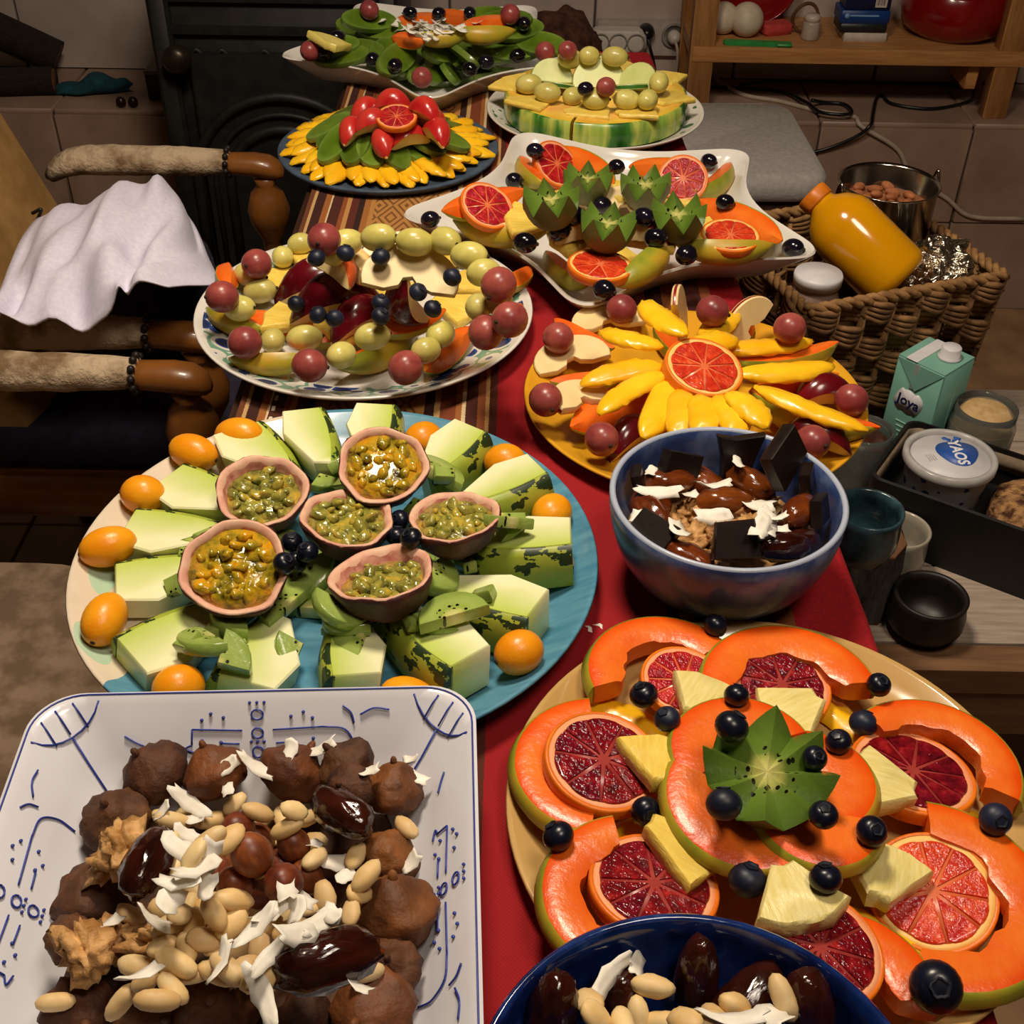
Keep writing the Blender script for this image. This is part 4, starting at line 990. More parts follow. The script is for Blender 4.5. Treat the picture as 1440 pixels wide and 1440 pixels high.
# foil parcel
m_foil = NT('foil'); nb = m_foil.noise(22, 4, None, .6, 1.5); m_foil.bump(nb, 1.0, .012); m_foil = m_foil.done('#c9bfae', .22, metal=1.0)
c = at(1326, 374, .644)
fo = ball(.040, .036, .042, m_foil, 36, 22, amp=.5, freq=2.2, seed=4, fn=lambda d, a, t: 1 + .10 * noise.noise(d * 6) - .25 * max(0, d.z) ** 2, smooth=False)
build('foil_parcel', [('foil', fo), ('foil_cup', lathe([(0, -.184), (.030, -.184), (.033, -.17), (.038, 0.0), (.040, .010), (.037, .010), (.035, 0), (0, -.005)], m_foil, 40, rad=lambda a, r, z: r * (1 + .03 * sin(17 * a))))], T(c.x - .008, c.y, .642, rz=30), 'crumpled silver foil parcel in the corner of the basket', 'foil parcel')
# white lidded yogurt jar in the basket
m_ycup = M('milky_jar', '#a58c80', '#94796c', rough=.2, coat=.4)
c = at(1152, 382, .665)
build('lidded_jar', [('jar', lathe([(0, -.2015), (.024, -.2015), (.027, -.19), (.028, -.03), (.0225, -.014), (.0225, 0), (0, 0)], m_ycup, 32)), ('lid', lathe([(.0225, -.008), (.0255, -.008), (.0262, .001), (.025, .004), (0, .005)], m_lidw, 32))], T(c.x, c.y, .66), 'small milky jar with white lid in the basket', 'jar')
# ------------------------------------------------------------------ food: materials
m_blueb = M('blueberry_skin', '#090a14', '#121628', rough=.28, scale=90, detail=4, lo=.3, hi=.75, vary=.12)
m_blueb2 = M('blueberry_bloom', '#0b0d1c', '#1e263e', rough=.45, scale=60, detail=4, lo=.3, hi=.75, vary=.12)
m_calyx = M('blueberry_crown', '#161a2c', '#080810', rough=.7)
m_bgrape = M('black_grape_skin', '#0b0a10', '#181322', rough=.14, coat=.3, scale=40, vary=.1)
m_ggrape = M('green_grape_skin', '#d8cc78', '#c2b85e', rough=.3, scale=70, detail=3, vary=.10, sss=.35, coat=.2)
m_rgrape = M('red_grape_skin', '#a5524a', '#7c2e33', rough=.3, scale=70, detail=4, vary=.14, sss=.2, lo=.3, hi=.7)
m_scar = M('grape_scar', '#3b2a1a', '#2a1d12', rough=.8)
m_kumq = M('kumquat_peel', '#f5a51a', '#ec8f0c', rough=.32, scale=40, vary=.05, bump=.25, bscale=420, bdist=.0008, sss=.1)
m_mflesh = M('melon_flesh', '#f0eec4', '#e8e8b4', rough=.32, scale=30, detail=4, vary=.03, bump=.12, bscale=160, sss=.12, attr=True)
t = NT('melon_rind'); g_ = t.ramp(t.noise(26, 4), [(.35, '#7f9a2c'), (.65, '#a6ad3c')]); sp_ = t.math('GREATER_THAN', t.noise(70, 5, t.mapping((.6, 1, 1))), .55)
m_mrind = t.done(t.mix(sp_, g_, '#26361a'), .4)
m_pskin = NT('papaya_skin'); g_ = m_pskin.ramp(m_pskin.noise(22, 4), [(.3, '#6b8226'), (.5, '#a39a2c'), (.72, '#cf9a2e')]); m_pskin = m_pskin.done(g_, .35)
m_pflesh = M('papaya_flesh', '#f07c26', '#e8621a', rough=.3, scale=30, detail=5, bump=.45, bscale=210, bdist=.0012, vary=.05, attr=True, sss=.12, coat=.12)
m_mango = M('mango_flesh', '#fcc924', '#f8b612', rough=.3, scale=30, detail=3, bump=.2, bscale=110, bdist=.0015, vary=.06, coat=.3, sss=.12)
m_pine = M('pineapple_flesh', '#f2d668', '#e6c250', rough=.3, scale=55, detail=5, stretch=(1, 5, 5), bump=.5, bscale=70, bdist=.0015, sss=.1)
m_pine2 = M('pineapple_pale', '#efe09a', '#e2cf7c', rough=.32, scale=55, detail=5, stretch=(1, 5, 5), bump=.5, bscale=70, bdist=.0015, sss=.1)
m_apf = M('apple_flesh', '#ecd7a0', '#e2c88c', rough=.4, scale=40, vary=.04, sss=.1, attr=True)
m_aps = M('apple_peel', '#a02528', '#7a1219', rough=.28, scale=30, detail=4, vary=.1, coat=.2)
m_plum = M('dark_red_peel', '#6a0d18', '#47060f', rough=.2, scale=30, detail=4, vary=.1, coat=.3)
m_peach = M('peach_peel', '#cc5a28', '#a3301c', rough=.35, scale=26, detail=4)
m_opeel = M('orange_peel', '#ee7f1c', '#e06a12', rough=.35, scale=60, bump=.25, bscale=420, bdist=.0008, vary=.05)
m_pith = M('citrus_pith', '#f0a878', '#eb9766', rough=.5, scale=70)
m_pithy = M('citrus_pith_yellow', '#f3cc78', '#eebb60', rough=.5, scale=70)
def citrus(name, c1, c2, c3):
    t = NT(name); oi = t.n.new('ShaderNodeObjectInfo')
    ad = t.new('ShaderNodeVectorMath', operation='ADD'); t.l.new(t.obj(), ad.inputs[0]); t.l.new(t.math('MULTIPLY', oi.outputs['Random'], 3.0), ad.inputs[1])
    n = t.noise(150, 3, ad.outputs[0]); n2 = t.noise(420, 2, ad.outputs[0])
    col = t.ramp(n, [(.3, c1), (.55, c2), (.75, c3)]); t.bump(n2, .7, .002)
    return t.done(t.vary(col, .12), .12, coat=.4, sss=.1)
m_bldD = citrus('blood_pulp_dark', '#4a0712', '#7d0f1c', '#b02a2c')
m_bldM = citrus('blood_pulp_mid', '#8a0f1c', '#b81f26', '#d8453a')
m_bldR = citrus('blood_pulp_red', '#c02a1a', '#d8401f', '#ee7040')
def kiwi_mat(name, R, skin=False):
    t = NT(name); xo, yo, zo = t.xyz(); r = t.math('SQRT', t.math('ADD', t.math('MULTIPLY', xo, xo), t.math('MULTIPLY', yo, yo)))
    rn = t.math('DIVIDE', r, R); rj = t.math('ADD', rn, t.math('MULTIPLY', t.math('SUBTRACT', t.noise(120, 3), .5), .22))
    col = t.ramp(rj, [(.0, '#d6d08c'), (.22, '#bcbf6a'), (.34, '#93a84a'), (.6, '#9fb25a'), (.95, '#8fa64e')])
    seed = t.math('MULTIPLY', t.math('LESS_THAN', t.voro(230, t.mapping((1, 1, .35))), .30), t.math('MULTIPLY', t.math('GREATER_THAN', rn, .24), t.math('LESS_THAN', rn, .50)))
    t.bump(t.noise(200, 3), .3, .0012)
    return t.done(t.mix(seed, col, '#14100a'), .22, coat=.3, sss=.15)
m_kiwi = kiwi_mat('kiwi_flesh', .026); m_kiwiS = kiwi_mat('kiwi_flesh_small', .019)
m_kskin = M('kiwi_peeled_side', '#565f26', '#6b642e', rough=.5, scale=60, detail=4, bump=.2, bscale=200, vary=.05)
m_kskinB = M('kiwi_skin', '#6b6a2c', '#4d4a1e', rough=.8, scale=120, detail=4, bump=.4)
m_pfskin = M('passion_skin', '#3a1a1e', '#5c2f28', rough=.55, scale=50, detail=5, bump=.5, bscale=70, bdist=.003, vary=.08)
m_pfrim = M('passion_pith', '#e6bd9e', '#d89a84', rough=.6, scale=80, detail=4)
m_pfin = M('passion_inner', '#e3a890', '#b5685c', rough=.5, scale=120, detail=3)
t = NT('passion_pulp'); oi = t.n.new('ShaderNodeObjectInfo'); ad = t.new('ShaderNodeVectorMath', operation='ADD'); t.l.new(t.obj(), ad.inputs[0]); t.l.new(t.math('MULTIPLY', oi.outputs['Random'], 3.0), ad.inputs[1])
col = t.ramp(t.noise(95, 3, ad.outputs[0]), [(.32, '#3d2a08'), (.42, '#8a7a1c'), (.55, '#c09a22'), (.72, '#e09a14')]); t.bump(t.noise(160, 3), .5, .003); m_pulp = t.done(col, .08, coat=.6, sss=.1)
t = NT('passion_pulp_green'); col = t.ramp(t.noise(110, 3), [(.32, '#5a5a20'), (.5, '#9a9440'), (.68, '#c8a838')]); t.bump(t.noise(160, 3), .5, .003); m_pulpG = t.done(col, .1, coat=.6)
m_date = M('date_skin', '#3a140c', '#200a07', rough=.14, scale=60, detail=4, bump=.5, bscale=60, bdist=.003, stretch=(.6, 2, 2), coat=.5, vary=.15)
m_dateA = M('date_amber', '#7a3a14', '#4d1d0a', rough=.16, scale=50, detail=4, bump=.4, bscale=55, bdist=.003, stretch=(.6, 2, 2), coat=.5, vary=.2)
m_fig = M('dried_fig', '#62381c', '#3a1e10', rough=.7, scale=45, detail=5, bump=.9, bscale=60, bdist=.005, vary=.22)
m_figL = M('dried_fig_amber', '#804a20', '#522b12', rough=.6, scale=45, detail=5, bump=.8, bscale=60, bdist=.005, vary=.2)
m_haz = M('hazelnut_skin', '#8a4626', '#5e2814', rough=.4, scale=70, detail=4, vary=.2, stretch=(3, 3, 1))
m_pnut = M('blanched_peanut', '#ecd09a', '#dcb678', rough=.5, scale=60, detail=4, vary=.12, sss=.08)
m_waln = M('walnut_kernel', '#cf9f68', '#94632f', rough=.65, scale=90, detail=5, bump=.8, bscale=120, bdist=.003, vary=.15)
m_coco = M('coconut_flake', '#f3eee2', '#e6dfd0', rough=.6, scale=80, vary=.04)
m_choc = M('dark_chocolate', '#1f120d', '#150b08', rough=.35, scale=40, detail=4, vary=.1, bump=.15)
m_pear = M('pear_flesh', '#e8d878', '#d9c660', rough=.35, scale=40, vary=.04, sss=.1)
m_hdew = M('honeydew_flesh', '#dfe09a', '#cbd486', rough=.32, scale=40, vary=.05, sss=.1, attr=True)
m_cuke = M('dark_green_rind', '#2c5a1e', '#3f7428', rough=.35, scale=40, vary=.1)
t = NT('watermelon_rind'); q_ = t.noise(30, 3, t.mapping((1.0, 1.0, .12))); m_wrind = t.done(t.ramp(q_, [(.36, '#1d4a1a'), (.46, '#3f7a2a'), (.56, '#b9c25a'), (.7, '#6fa03c')]), .3, coat=.3)
m_wflesh = M('watermelon_flesh', '#f0c860', '#ea9a54', rough=.3, scale=16, detail=3, lo=.45, hi=.75, vary=.04, bump=.2, bscale=150, sss=.1, attr=True)
m_gsl = M('green_slice', '#566f28', '#728a38', rough=.28, scale=30, detail=3, vary=.16, coat=.2, sss=.1, attr=True)

# ------------------------------------------------------------------ food: shapes (origin at the middle, so a pixel names the middle)
def arcp(rx, rz, a0, a1, n): return [(rx * cos(radians(a0 + (a1 - a0) * i / n)), rz * sin(radians(a0 + (a1 - a0) * i / n))) for i in range(n + 1)]
def boat(L, W, H, ridge, skin, flesh, bend=.0, point=.75, n=14, edge='#ffd27a', core='#ffffff', scoop=0, seed=0):
    """a lengthwise wedge of round fruit: skin below, two cut faces above"""
    S1, S2, C2 = [], [], []
    for i in range(n + 1):
        t_ = -1 + 2 * i / n; s = max(.04, (1 - abs(t_) ** 2.4)) ** point; x = L / 2 * t_; zb = bend * t_ * t_
        lo = arcp(W / 2 * s, H * s, 180, 360, 8)
        S1.append([(x, y, z + zb) for y, z in lo] + [(x, y * .94, z * .93 + zb + .0003) for y, z in lo[::-1]])
        rg = ridge * s * (1 - scoop * (1 - t_ * t_))
        up = [(-W / 2 * s * .97, 0), (-W / 4 * s, rg * .55), (0, rg), (W / 4 * s, rg * .55), (W / 2 * s * .97, 0)]
        lo2 = [(y * .93, z * .92) for y, z in lo[::-1]][1:-1]
        j = .0008 * noise.noise(Vector((i * .9, seed, 1.0)))
        S2.append([(x, y + j, z + zb) for y, z in up + lo2]); C2 += [edge, core, core, core, edge] + [edge] * len(lo2)
    out = [('flesh', loft(S2, flesh, sharp=55, cols=C2))]
    if skin: out = [('skin', loft(S1, skin, sharp=60))] + out
    return out
def cres(R, r, a0, a1, th, skin, flesh, n=22, bite=.15, seed=0, edge='#ffc46a', core='#ffffff', bulge=.003, cx=True):
    """a flat curved slice cut across the fruit: skin round the outside"""
    S1, S2, C2 = [], [], []
    am = radians((a0 + a1) / 2); mid = (R + r) / 2; ox, oy = (mid * cos(am), mid * sin(am)) if cx else (0, 0)
    for i in range(n + 1):
        a = radians(a0 + (a1 - a0) * i / n); e = min(1, 6 * min(i, n - i) / n + .55)
        ri = r * (1 + bite * noise.noise(Vector((i * .55, seed * 3.3, .5)))) + (R - r) * .35 * (1 - e)
        c_, s_ = cos(a), sin(a)
        def P(q, z): return (q * c_ - ox, q * s_ - oy, z)
        h = th / 2
        S2.append([P(ri, -h * .8), P(ri, h * .75), P(ri * .8 + R * .2, h), P(ri * .4 + R * .6, h), P(R * .96, h), P(R * .985, h * .9), P(R * .985, -h * .9), P(R * .9, -h), P(ri * .7 + R * .3, -h)])
        C2 += [core, core, core, core, edge, edge, edge, core, core]
        S1.append([P(R * .975, h * .97), P(R, h * .88), P(R + bulge, 0), P(R, -h * .9), P(R * .97, -h * .98), P(R * .955, 0)])
    return [('skin', loft(S1, skin, sharp=60)), ('flesh', loft(S2, flesh, sharp=50, cols=C2))]
def slice_round(R, th, pulp, peel, pith, nseg=10, seed=0, memb=None):
    peel_m = lathe([(R * .9, -th / 2), (R * .97, -th / 2), (R, -th / 2 + .001), (R, th / 2 - .001), (R * .985, th / 2), (R * .93, th / 2 + .0002), (R * .92, th / 2 - .001), (R * .9, -th / 2)], peel, 44)
    pith_m = lathe([(0, -th / 2 + .0002), (R * .935, -th / 2 + .0002), (R * .935, th / 2), (R * .86, th / 2 - .0003), (0, th / 2 - .0008)], pith, 36)
    mem = lathe([(0, -th / 2 + .001), (R * .83, -th / 2 + .001), (R * .83, th / 2 - .0001), (R * .08, th / 2), (0, th / 2)], memb, 30)
    parts = [('peel', peel_m), ('pith', pith_m), ('membrane', mem)]
    rnd = random.Random(seed); a = rnd.uniform(0, 1); ws = [rnd.uniform(.8, 1.2) for _ in range(nseg)]; tot = sum(ws)
    for w in ws:
        da = 2 * pi * w / tot; g = .018; a0, a1 = a + g, a + da - g; am = (a0 + a1) / 2; o = []
        o.append((R * .09 * cos(am), R * .09 * sin(am)))
        for k in range(7):
            u = k / 6; aa = a0 + (a1 - a0) * u; rr = R * (.85 - .035 * abs(2 * u - 1) ** 3); o.append((rr * cos(aa), rr * sin(aa)))
        parts.append(('segment', prism(o, -th / 2 + .001, th / 2 + .0006, pulp, .0007, name='segment'))); a += da
    return parts
def ellip(rx, ry, rz, body, dot=None, dotmat=None, fn=None, nu=20, nv=12, **kw):
    out = [('skin', ball(rx, ry, rz, body, nu, nv, fn=fn, **kw))]
    if dot: out.append((dot, ball(.0016, .0016, .0012, dotmat, 8, 5)))
    return out
def shift(me, *a, **k): me.transform(T(*a, **k)); return me
def berry(r, mat):
    b = ball(r, r, r * .88, mat, 20, 12, fn=lambda d, a, t: 1 - .10 * max(0, d.z - .9) * 10)
    cr = lathe([(r * .34, r * .80), (r * .40, r * .90), (r * .30, r * .86), (r * .22, r * .74), (0, r * .72)], m_calyx, 15, rad=lambda a, q, z: q * (1 + .14 * sin(5 * a)))
    return [('body', b), ('crown', cr)]
def grape(L, r, mat):
    g = ball(L, r, r, mat, 20, 12, fn=lambda d, a, t: 1 - .06 * d.x)
    return [('body', g), ('stem_scar', shift(ball(.0013, .0016, .0016, m_scar, 8, 5), L * .955, 0, 0))]
BER = berry(.0074, m_blueb); BER2 = berry(.0077, m_blueb2)
GG = [grape(.0135, .0105, m_ggrape), grape(.0120, .0100, m_ggrape), grape(.0150, .0108, m_ggrape)]
RG = [grape(.0130, .0122, m_rgrape), grape(.0118, .0112, m_rgrape)]
BG = grape(.0098, .0082, m_bgrape)
KQ = [[('peel', ball(.0195, .0135, .0135, m_kumq, 24, 14, fn=lambda d, a, t: 1 - .13 * d.x)), ('stem_dot', shift(ball(.0009, .0018, .0018, m_scar, 8, 5), .0166, 0, 0))],
      [('peel', ball(.0160, .0140, .0140, m_kumq, 24, 14)), ('stem_dot', shift(ball(.0010, .0020, .0020, m_scar, 8, 5), -.0158, 0, 0))]]
def melon_wedge(L, W, H, seed):
    rnd = random.Random(seed); n = 10
    rind = [(L * (i / n - .5), -W / 2 - .004 * sin(pi * i / n) - W * .08 * (i / n)) for i in range(n + 1)]
    other = [(L * .5, W * .30), (L * .1, W * .42), (-L * .46, -W * .12)]
    o = rind + other; C = []
    me = prism(o, 0, H, m_mflesh, .0012, lean=(0, .004), sharp=45)
    cols = []
    for v in me.vertices:
        d = v.co.y - (-W / 2); cols.append('#c9dd7c' if d < W * .12 else '#ffffff')
    ca = me.color_attributes.new('Col', 'FLOAT_COLOR', 'POINT')
    for i, c in enumerate(cols): ca.data[i].color = lin(c)
    def strip(off, z0, z1): return [[(x, y + off + .004 * (z0 / H), z0), (x, y + off - .0022 + .002 * (z0 / H), z0)] for x, y in rind]
    S = []
    for x, y in rind: S.append([(x, y + .0012, .0006), (x, y + .0012 + .004, H - .0006), (x, y + .0025, H - .0003), (x, y - .0012, H * .85), (x, y - .0045, H * .45), (x, y - .0035, .001)])
    sk = loft(S, m_mrind, sharp=60)
    for m_ in (me, sk): m_.transform(Matrix.Translation((0, 0, -H / 2)))
    return [('rind', sk), ('flesh', me)]
MW = [melon_wedge(.066, .032, .027, 1), melon_wedge(.066, .042, .020, 2), melon_wedge(.072, .033, .031, 3)]
def passion(R, pulp, seed, fill):
    n = 40
    wob = lambda a: 1 + .035 * sin(3 * a + seed) + .02 * sin(7 * a + 2 * seed)
    sh = lathe([(0, -R * .93), (R * .3, -R * .89), (R * .6, -R * .72), (R * .85, -R * .45), (R * .98, -R * .12), (R, .0), (R * .97, .0008)], m_pfskin, n, rad=lambda a, r, z: r * wob(a) * (1 + .01 * sin(13 * a + z * 300)))
    rim = lathe([(R * .985, -.0005), (R * .975, .0012), (R * .93, .0010), (R * .85, -.001), (R * .80, -.005)], m_pfrim, n, rad=lambda a, r, z: r * wob(a) * (1 + .012 * sin(9 * a + seed)))
    inn = lathe([(R * .85, -.0012), (R * .80, -.004), (R * .76, -R * .3), (R * .4, -R * .6), (0, -R * .68)], m_pfin, n, rad=lambda a, r, z: r * wob(a))
    rnd = random.Random(seed); bl = [lathe([(0, fill - .012), (R * .80, fill - .008), (R * .87, fill - .002), (R * .4, fill - .001), (0, fill)], pulp, 20)]
    for k in range(26):
        a = k * 2.4; r = R * .70 * math.sqrt((k + .5) / 26); s_ = rnd.uniform(.7, 1.35)
        bl.append((ball(.0056 * s_, .0036 * s_, .0026 * s_, pulp, 9, 6, amp=.5, freq=1.6, seed=k), T(r * cos(a), r * sin(a), fill + rnd.uniform(-.003, .0006), rnd.uniform(-40, 40), rnd.uniform(-50, 50), rnd.uniform(0, 180))))
    pm = joinm('pulp', bl, pulp)
    sd = joinm('seeds', [(ball(.0022, .0015, .0010, m_blk, 7, 5), T(R * .62 * math.sqrt((k + .5) / 12) * cos(k * 2.4 + 1), R * .62 * math.sqrt((k + .5) / 12) * sin(k * 2.4 + 1), fill + .0022, 0, 20, 40 * k)) for k in range(12)], m_blk)
    return [('skin', sh), ('rim', rim), ('inner_wall', inn), ('pulp', pm)]
PF = [passion(.0325, m_pulp, 1, -.0008), passion(.0325, m_pulpG, 2, -.0055), passion(.0315, m_pulpG, 3, -.0012), passion(.032, m_pulp, 5, -.0005)]
def kiwi_piece(kind, R=.026):
    if kind == 0: o = [(R * .12, 0)] + [(R * cos(radians(a)), R * sin(radians(a))) for a in range(0, 91, 15)]          # quarter
    elif kind == 1: o = [(R * cos(radians(a)), R * sin(radians(a))) for a in range(0, 181, 18)]                       # half slice
    else: o = [(R * .25, -R * .1), (R * .95, -R * .25), (R * .95, R * .3), (R * .3, R * .3)]
    me = prism(o, -.005, .005 if kind else .006, m_kiwi, .0012, sharp=50)
    return me
KP = [kiwi_piece(k) for k in (0, 1, 2)]
for m_ in KP: pass
def kiwi_crown(R, H, teeth, dz, flat=1.0, skin=m_kskin, flesh=None, droop=0):
    n = teeth * 6
    def zig(j): u = (j % 6) / 6; return 1 - abs(2 * u - 1)                # 0 valley .. 1 tip
    V = [(0, 0, -H)]; rows = []
    for i in range(1, 7):
        th = (pi / 2) * i / 6; row = []
        for j in range(n):
            a = 2 * pi * j / n; r = R * sin(th) ** .9; z = -H * cos(th)
            if i == 6: z = dz * (zig(j) - .5); r = R * (1 + .02 * zig(j) + droop * zig(j))
            if i == 5: z += dz * .25 * (zig(j) - .5)
            row.append(len(V)); V.append((r * cos(a), r * sin(a), z))
        rows.append(row)
    Fc = [(0, rows[0][(j + 1) % n], rows[0][j]) for j in range(n)]
    for a, b in zip(rows[:-1], rows[1:]): Fc += [(a[j], a[(j + 1) % n], b[(j + 1) % n], b[j]) for j in range(n)]
    sk = mk('skin', V, Fc, skin, sharp=70)
    V2 = []; rows = []
    for i in range(5):
        f_ = 1 - i / 5; row = []
        for j in range(n):
            a = 2 * pi * j / n; r = R * (1 + .02 * zig(j) + droop * zig(j)) * f_; z = dz * (zig(j) - .5) * f_ ** 1.1 - .10 * R * (1 - f_) * flat
            row.append(len(V2)); V2.append((r * cos(a), r * sin(a), z + .0002))
        rows.append(row)
    c_ = len(V2); V2.append((0, 0, -.06 * R))
    Fc = []
    for a, b in zip(rows[:-1], rows[1:]): Fc += [(a[j], a[(j + 1) % n], b[(j + 1) % n], b[j]) for j in range(n)]
    Fc += [(rows[-1][j], rows[-1][(j + 1) % n], c_) for j in range(n)]
    return [('skin', sk), ('flesh', mk('flesh', V2, Fc, flesh or m_kiwi, sharp=30))]
def kiwi_dark(name, R):
    m_ = kiwi_mat(name, R)
    for n_ in m_.node_tree.nodes:
        if n_.type == 'VALTORGB' and len(n_.color_ramp.elements) == 5:
            for e, c in zip(n_.color_ramp.elements, ('#d2cc8a', '#b6b866', '#71893a', '#66832f', '#566f28')): e.color = lin(c)
    return m_
CROWN = kiwi_crown(.0260, .030, 7, .018, flesh=kiwi_dark('kiwi_crown_flesh', .026))
FLOWER = kiwi_crown(.031, .026, 8, .017, flesh=kiwi_dark('kiwi_flower_flesh', .034), droop=.12, skin=m_kskin)
def pine_piece(L, a, th, mat, seed=0):
    r0, r1 = L * .28, L * 1.25; o = []
    for k in range(5): q = radians(-a / 2 + a * k / 4); o.append((r1 * (1 + .03 * ((k + seed) % 2)) * cos(q) - L * .8, r1 * sin(q)))
    for k in range(3): q = radians(a / 2 - a * k / 2); o.append((r0 * cos(q) - L * .8, r0 * sin(q)))
    oo = []
    for k in range(len(o)):
        a_, b_ = Vector((*o[k], 0)), Vector((*o[(k + 1) % len(o)], 0))
        for j in range(3): oo.append(a_.lerp(b_, j / 3)[:2])
    return prism(oo, -th / 2, th / 2, mat, .0016, jit=.0012, seed=seed, sharp=45)
PN = [pine_piece(.036, 62, .012, m_pine, 1), pine_piece(.034, 70, .013, m_pine2, 2), pine_piece(.040, 50, .012, m_pine, 3)]
MG = [boat(.070, .016, .006, .005, None, m_mango, .003, .7, edge='#ffffff', seed=1), boat(.060, .018, .006, .004, None, m_mango, -.002, .7, edge='#ffffff', seed=2), boat(.048, .015, .006, .006, None, m_mango, .002, .6, edge='#ffffff', seed=3)]
def mango(L, W, H, bend, seed):
    S = []
    for i in range(17):
        t_ = -1 + i / 8; s = max(.06, 1 - abs(t_) ** 2.6) ** .6; x = L / 2 * t_
        S.append([(x + .0012 * noise.noise(Vector((i * .5, k, seed))), W / 2 * s * cos(2 * pi * k / 14) + bend * t_ * t_, H * s * (sin(2 * pi * k / 14) if sin(2 * pi * k / 14) > 0 else .55 * sin(2 * pi * k / 14)) + .0016 * noise.noise(Vector((i * .6, k * .9, seed)))) for k in range(14)])
    return loft(S, m_mango, sharp=70)
MG = [mango(.070, .019, .0052, .004, 1), mango(.060, .021, .0052, -.003, 2), mango(.048, .018, .0052, .002, 3)]
PB = [boat(.085, .026, .015, .010, m_pskin, m_pflesh, .006, .8, seed=1, scoop=.3), boat(.070, .024, .013, .008, m_pskin, m_pflesh, .004, .7, seed=2), boat(.105, .034, .018, .012, m_pskin, m_pflesh, .008, .8, seed=3, scoop=.4), boat(.045, .022, .012, .009, m_pskin, m_pflesh, .002, .5, seed=4)]
def apple_slice(R, th, seed, peel=m_aps):
    o = []
    for a in range(-20, 201, 12): o.append((R * cos(radians(a)) * 1.05, R * .82 * sin(radians(a))))
    o += [(-R * .55, -R * .30), (-R * .24, -R * .20), (-R * .16, -R * .02), (R * .06, R * .02), (R * .2, -R * .16), (R * .5, -R * .28)]
    me = prism(o, -th / 2, th / 2, m_apf, .0008, sharp=45, cols=None)
    ca = me.color_attributes.new('Col', 'FLOAT_COLOR', 'POINT')
    for i in range(len(me.vertices)): ca.data[i].color = (1, 1, 1, 1)
    sk = loft([[(x * .99, y * .99, -th / 2 + .0006), (x * 1.012, y * 1.012, 0), (x * .99, y * .99, th / 2 - .0006), (x * .97, y * .97, 0)] for x, y in o[:19]], peel, sharp=60)
    return [('peel', sk), ('flesh', me)]
AS = [apple_slice(.028, .005, 1), apple_slice(.024, .006, 2)]
AW = [boat(.052, .026, .016, .010, m_aps, m_apf, .010, .6, edge='#fff4d8', seed=5), boat(.062, .030, .018, .010, m_plum, m_apf, .012, .6, edge='#fff0d0', seed=6), boat(.050, .026, .015, .010, m_peach, m_apf, .010, .6, edge='#ffd9a0', seed=7)]
DT = [ball(.021, .0102, .0098, m_date, 22, 14, amp=.16, freq=2.6, seed=s, fn=lambda d, a, t: 1 - .10 * abs(d.x) ** 3) for s in (1, 2)]
DTA = [ball(.0205, .0108, .0102, m_dateA, 22, 14, amp=.16, freq=2.4, seed=s) for s in (3, 4)]
def fig(seed, mat):
    b = ball(.0168, .0160, .0125, mat, 28, 18, amp=.16, freq=1.7, seed=seed, fn=lambda d, a, t: (1 + .05 * sin(11 * a + seed) * sin(t)) * (1 + .30 * max(0, d.z - .85) * 4))
    return [('fruit', b), ('stem', shift(ball(.0022, .0020, .0035, mat, 8, 6), .001, 0, .0160))]
FG = [fig(1, m_fig), fig(2, m_figL), fig(3, m_fig)]
HZ = [('skin', ball(.0080, .0080, .0086, m_haz, 16, 10, fn=lambda d, a, t: 1 + .12 * max(0, d.z) ** 3)), ('base_scar', shift(lathe([(0, -.0005), (.0045, 0), (0, .0012)], M('hazelnut_scar', '#b58a5a', '#9c7346', rough=.8), 12), 0, 0, -.0082))]
PNT = [ball(.0092, .0052, .0048, m_pnut, 14, 9, amp=.10, freq=1.8, seed=1), ball(.0084, .0056, .0036, m_pnut, 14, 9, amp=.12, freq=2, seed=2), ball(.0098, .0050, .0050, m_pnut, 14, 9, fn=lambda d, a, t: 1 - .14 * (1 - abs(d.x)) ** 3)]
WN = [ball(.0150, .0115, .0080, m_waln, 30, 18, amp=.75, freq=2.9, seed=s, fn=lambda d, a, t: 1 - .22 * math.exp(-(d.y * 7) ** 2)) for s in (1, 2, 3)]
def flake(w, h, curl, seed):
    rnd = random.Random(seed); nx, ny = 6, 3; V = []
    jag = [[rnd.uniform(-.12, .12) for _ in range(nx + 1)] for _ in range(2)]
    for s_ in (0, 1):
        for j in range(ny + 1):
            for i in range(nx + 1):
                u = i / nx - .5; v_ = (j / ny - .5) * (1 + (jag[0][i] if j == 0 else jag[1][i] if j == ny else 0) * 1.6) * (1 - .5 * abs(u))
                x = u * w + (.08 * w * sin(j * 2.1 + seed)); y = v_ * h
                V.append((x, y, curl * (u * u * 4 + .5 * v_ * u * 4) - s_ * .0006))
    f_ = []; N = (nx + 1) * (ny + 1); ix = lambda s_, i, j: s_ * N + j * (nx + 1) + i
    for j in range(ny):
        for i in range(nx):
            f_ += [(ix(0, i, j), ix(0, i + 1, j), ix(0, i + 1, j + 1), ix(0, i, j + 1)), (ix(1, i, j + 1), ix(1, i + 1, j + 1), ix(1, i + 1, j), ix(1, i, j))]
    for i in range(nx):
        for j in (0, ny): f_.append((ix(0, i, j), ix(0, i + 1, j), ix(1, i + 1, j), ix(1, i, j)))
    for j in range(ny):
        for i in (0, nx): f_.append((ix(0, i, j), ix(0, i, j + 1), ix(1, i, j + 1), ix(1, i, j)))
    return mk('flake', V, f_, m_coco)
FL = [flake(.022, .011, .003, 1), flake(.016, .012, .002, 2), flake(.028, .009, .004, 3), flake(.013, .010, .0015, 4)]
def choc(o, th, seed): return prism(o, -th / 2, th / 2, m_choc, .0012, jit=.0006, seed=seed, sharp=35)
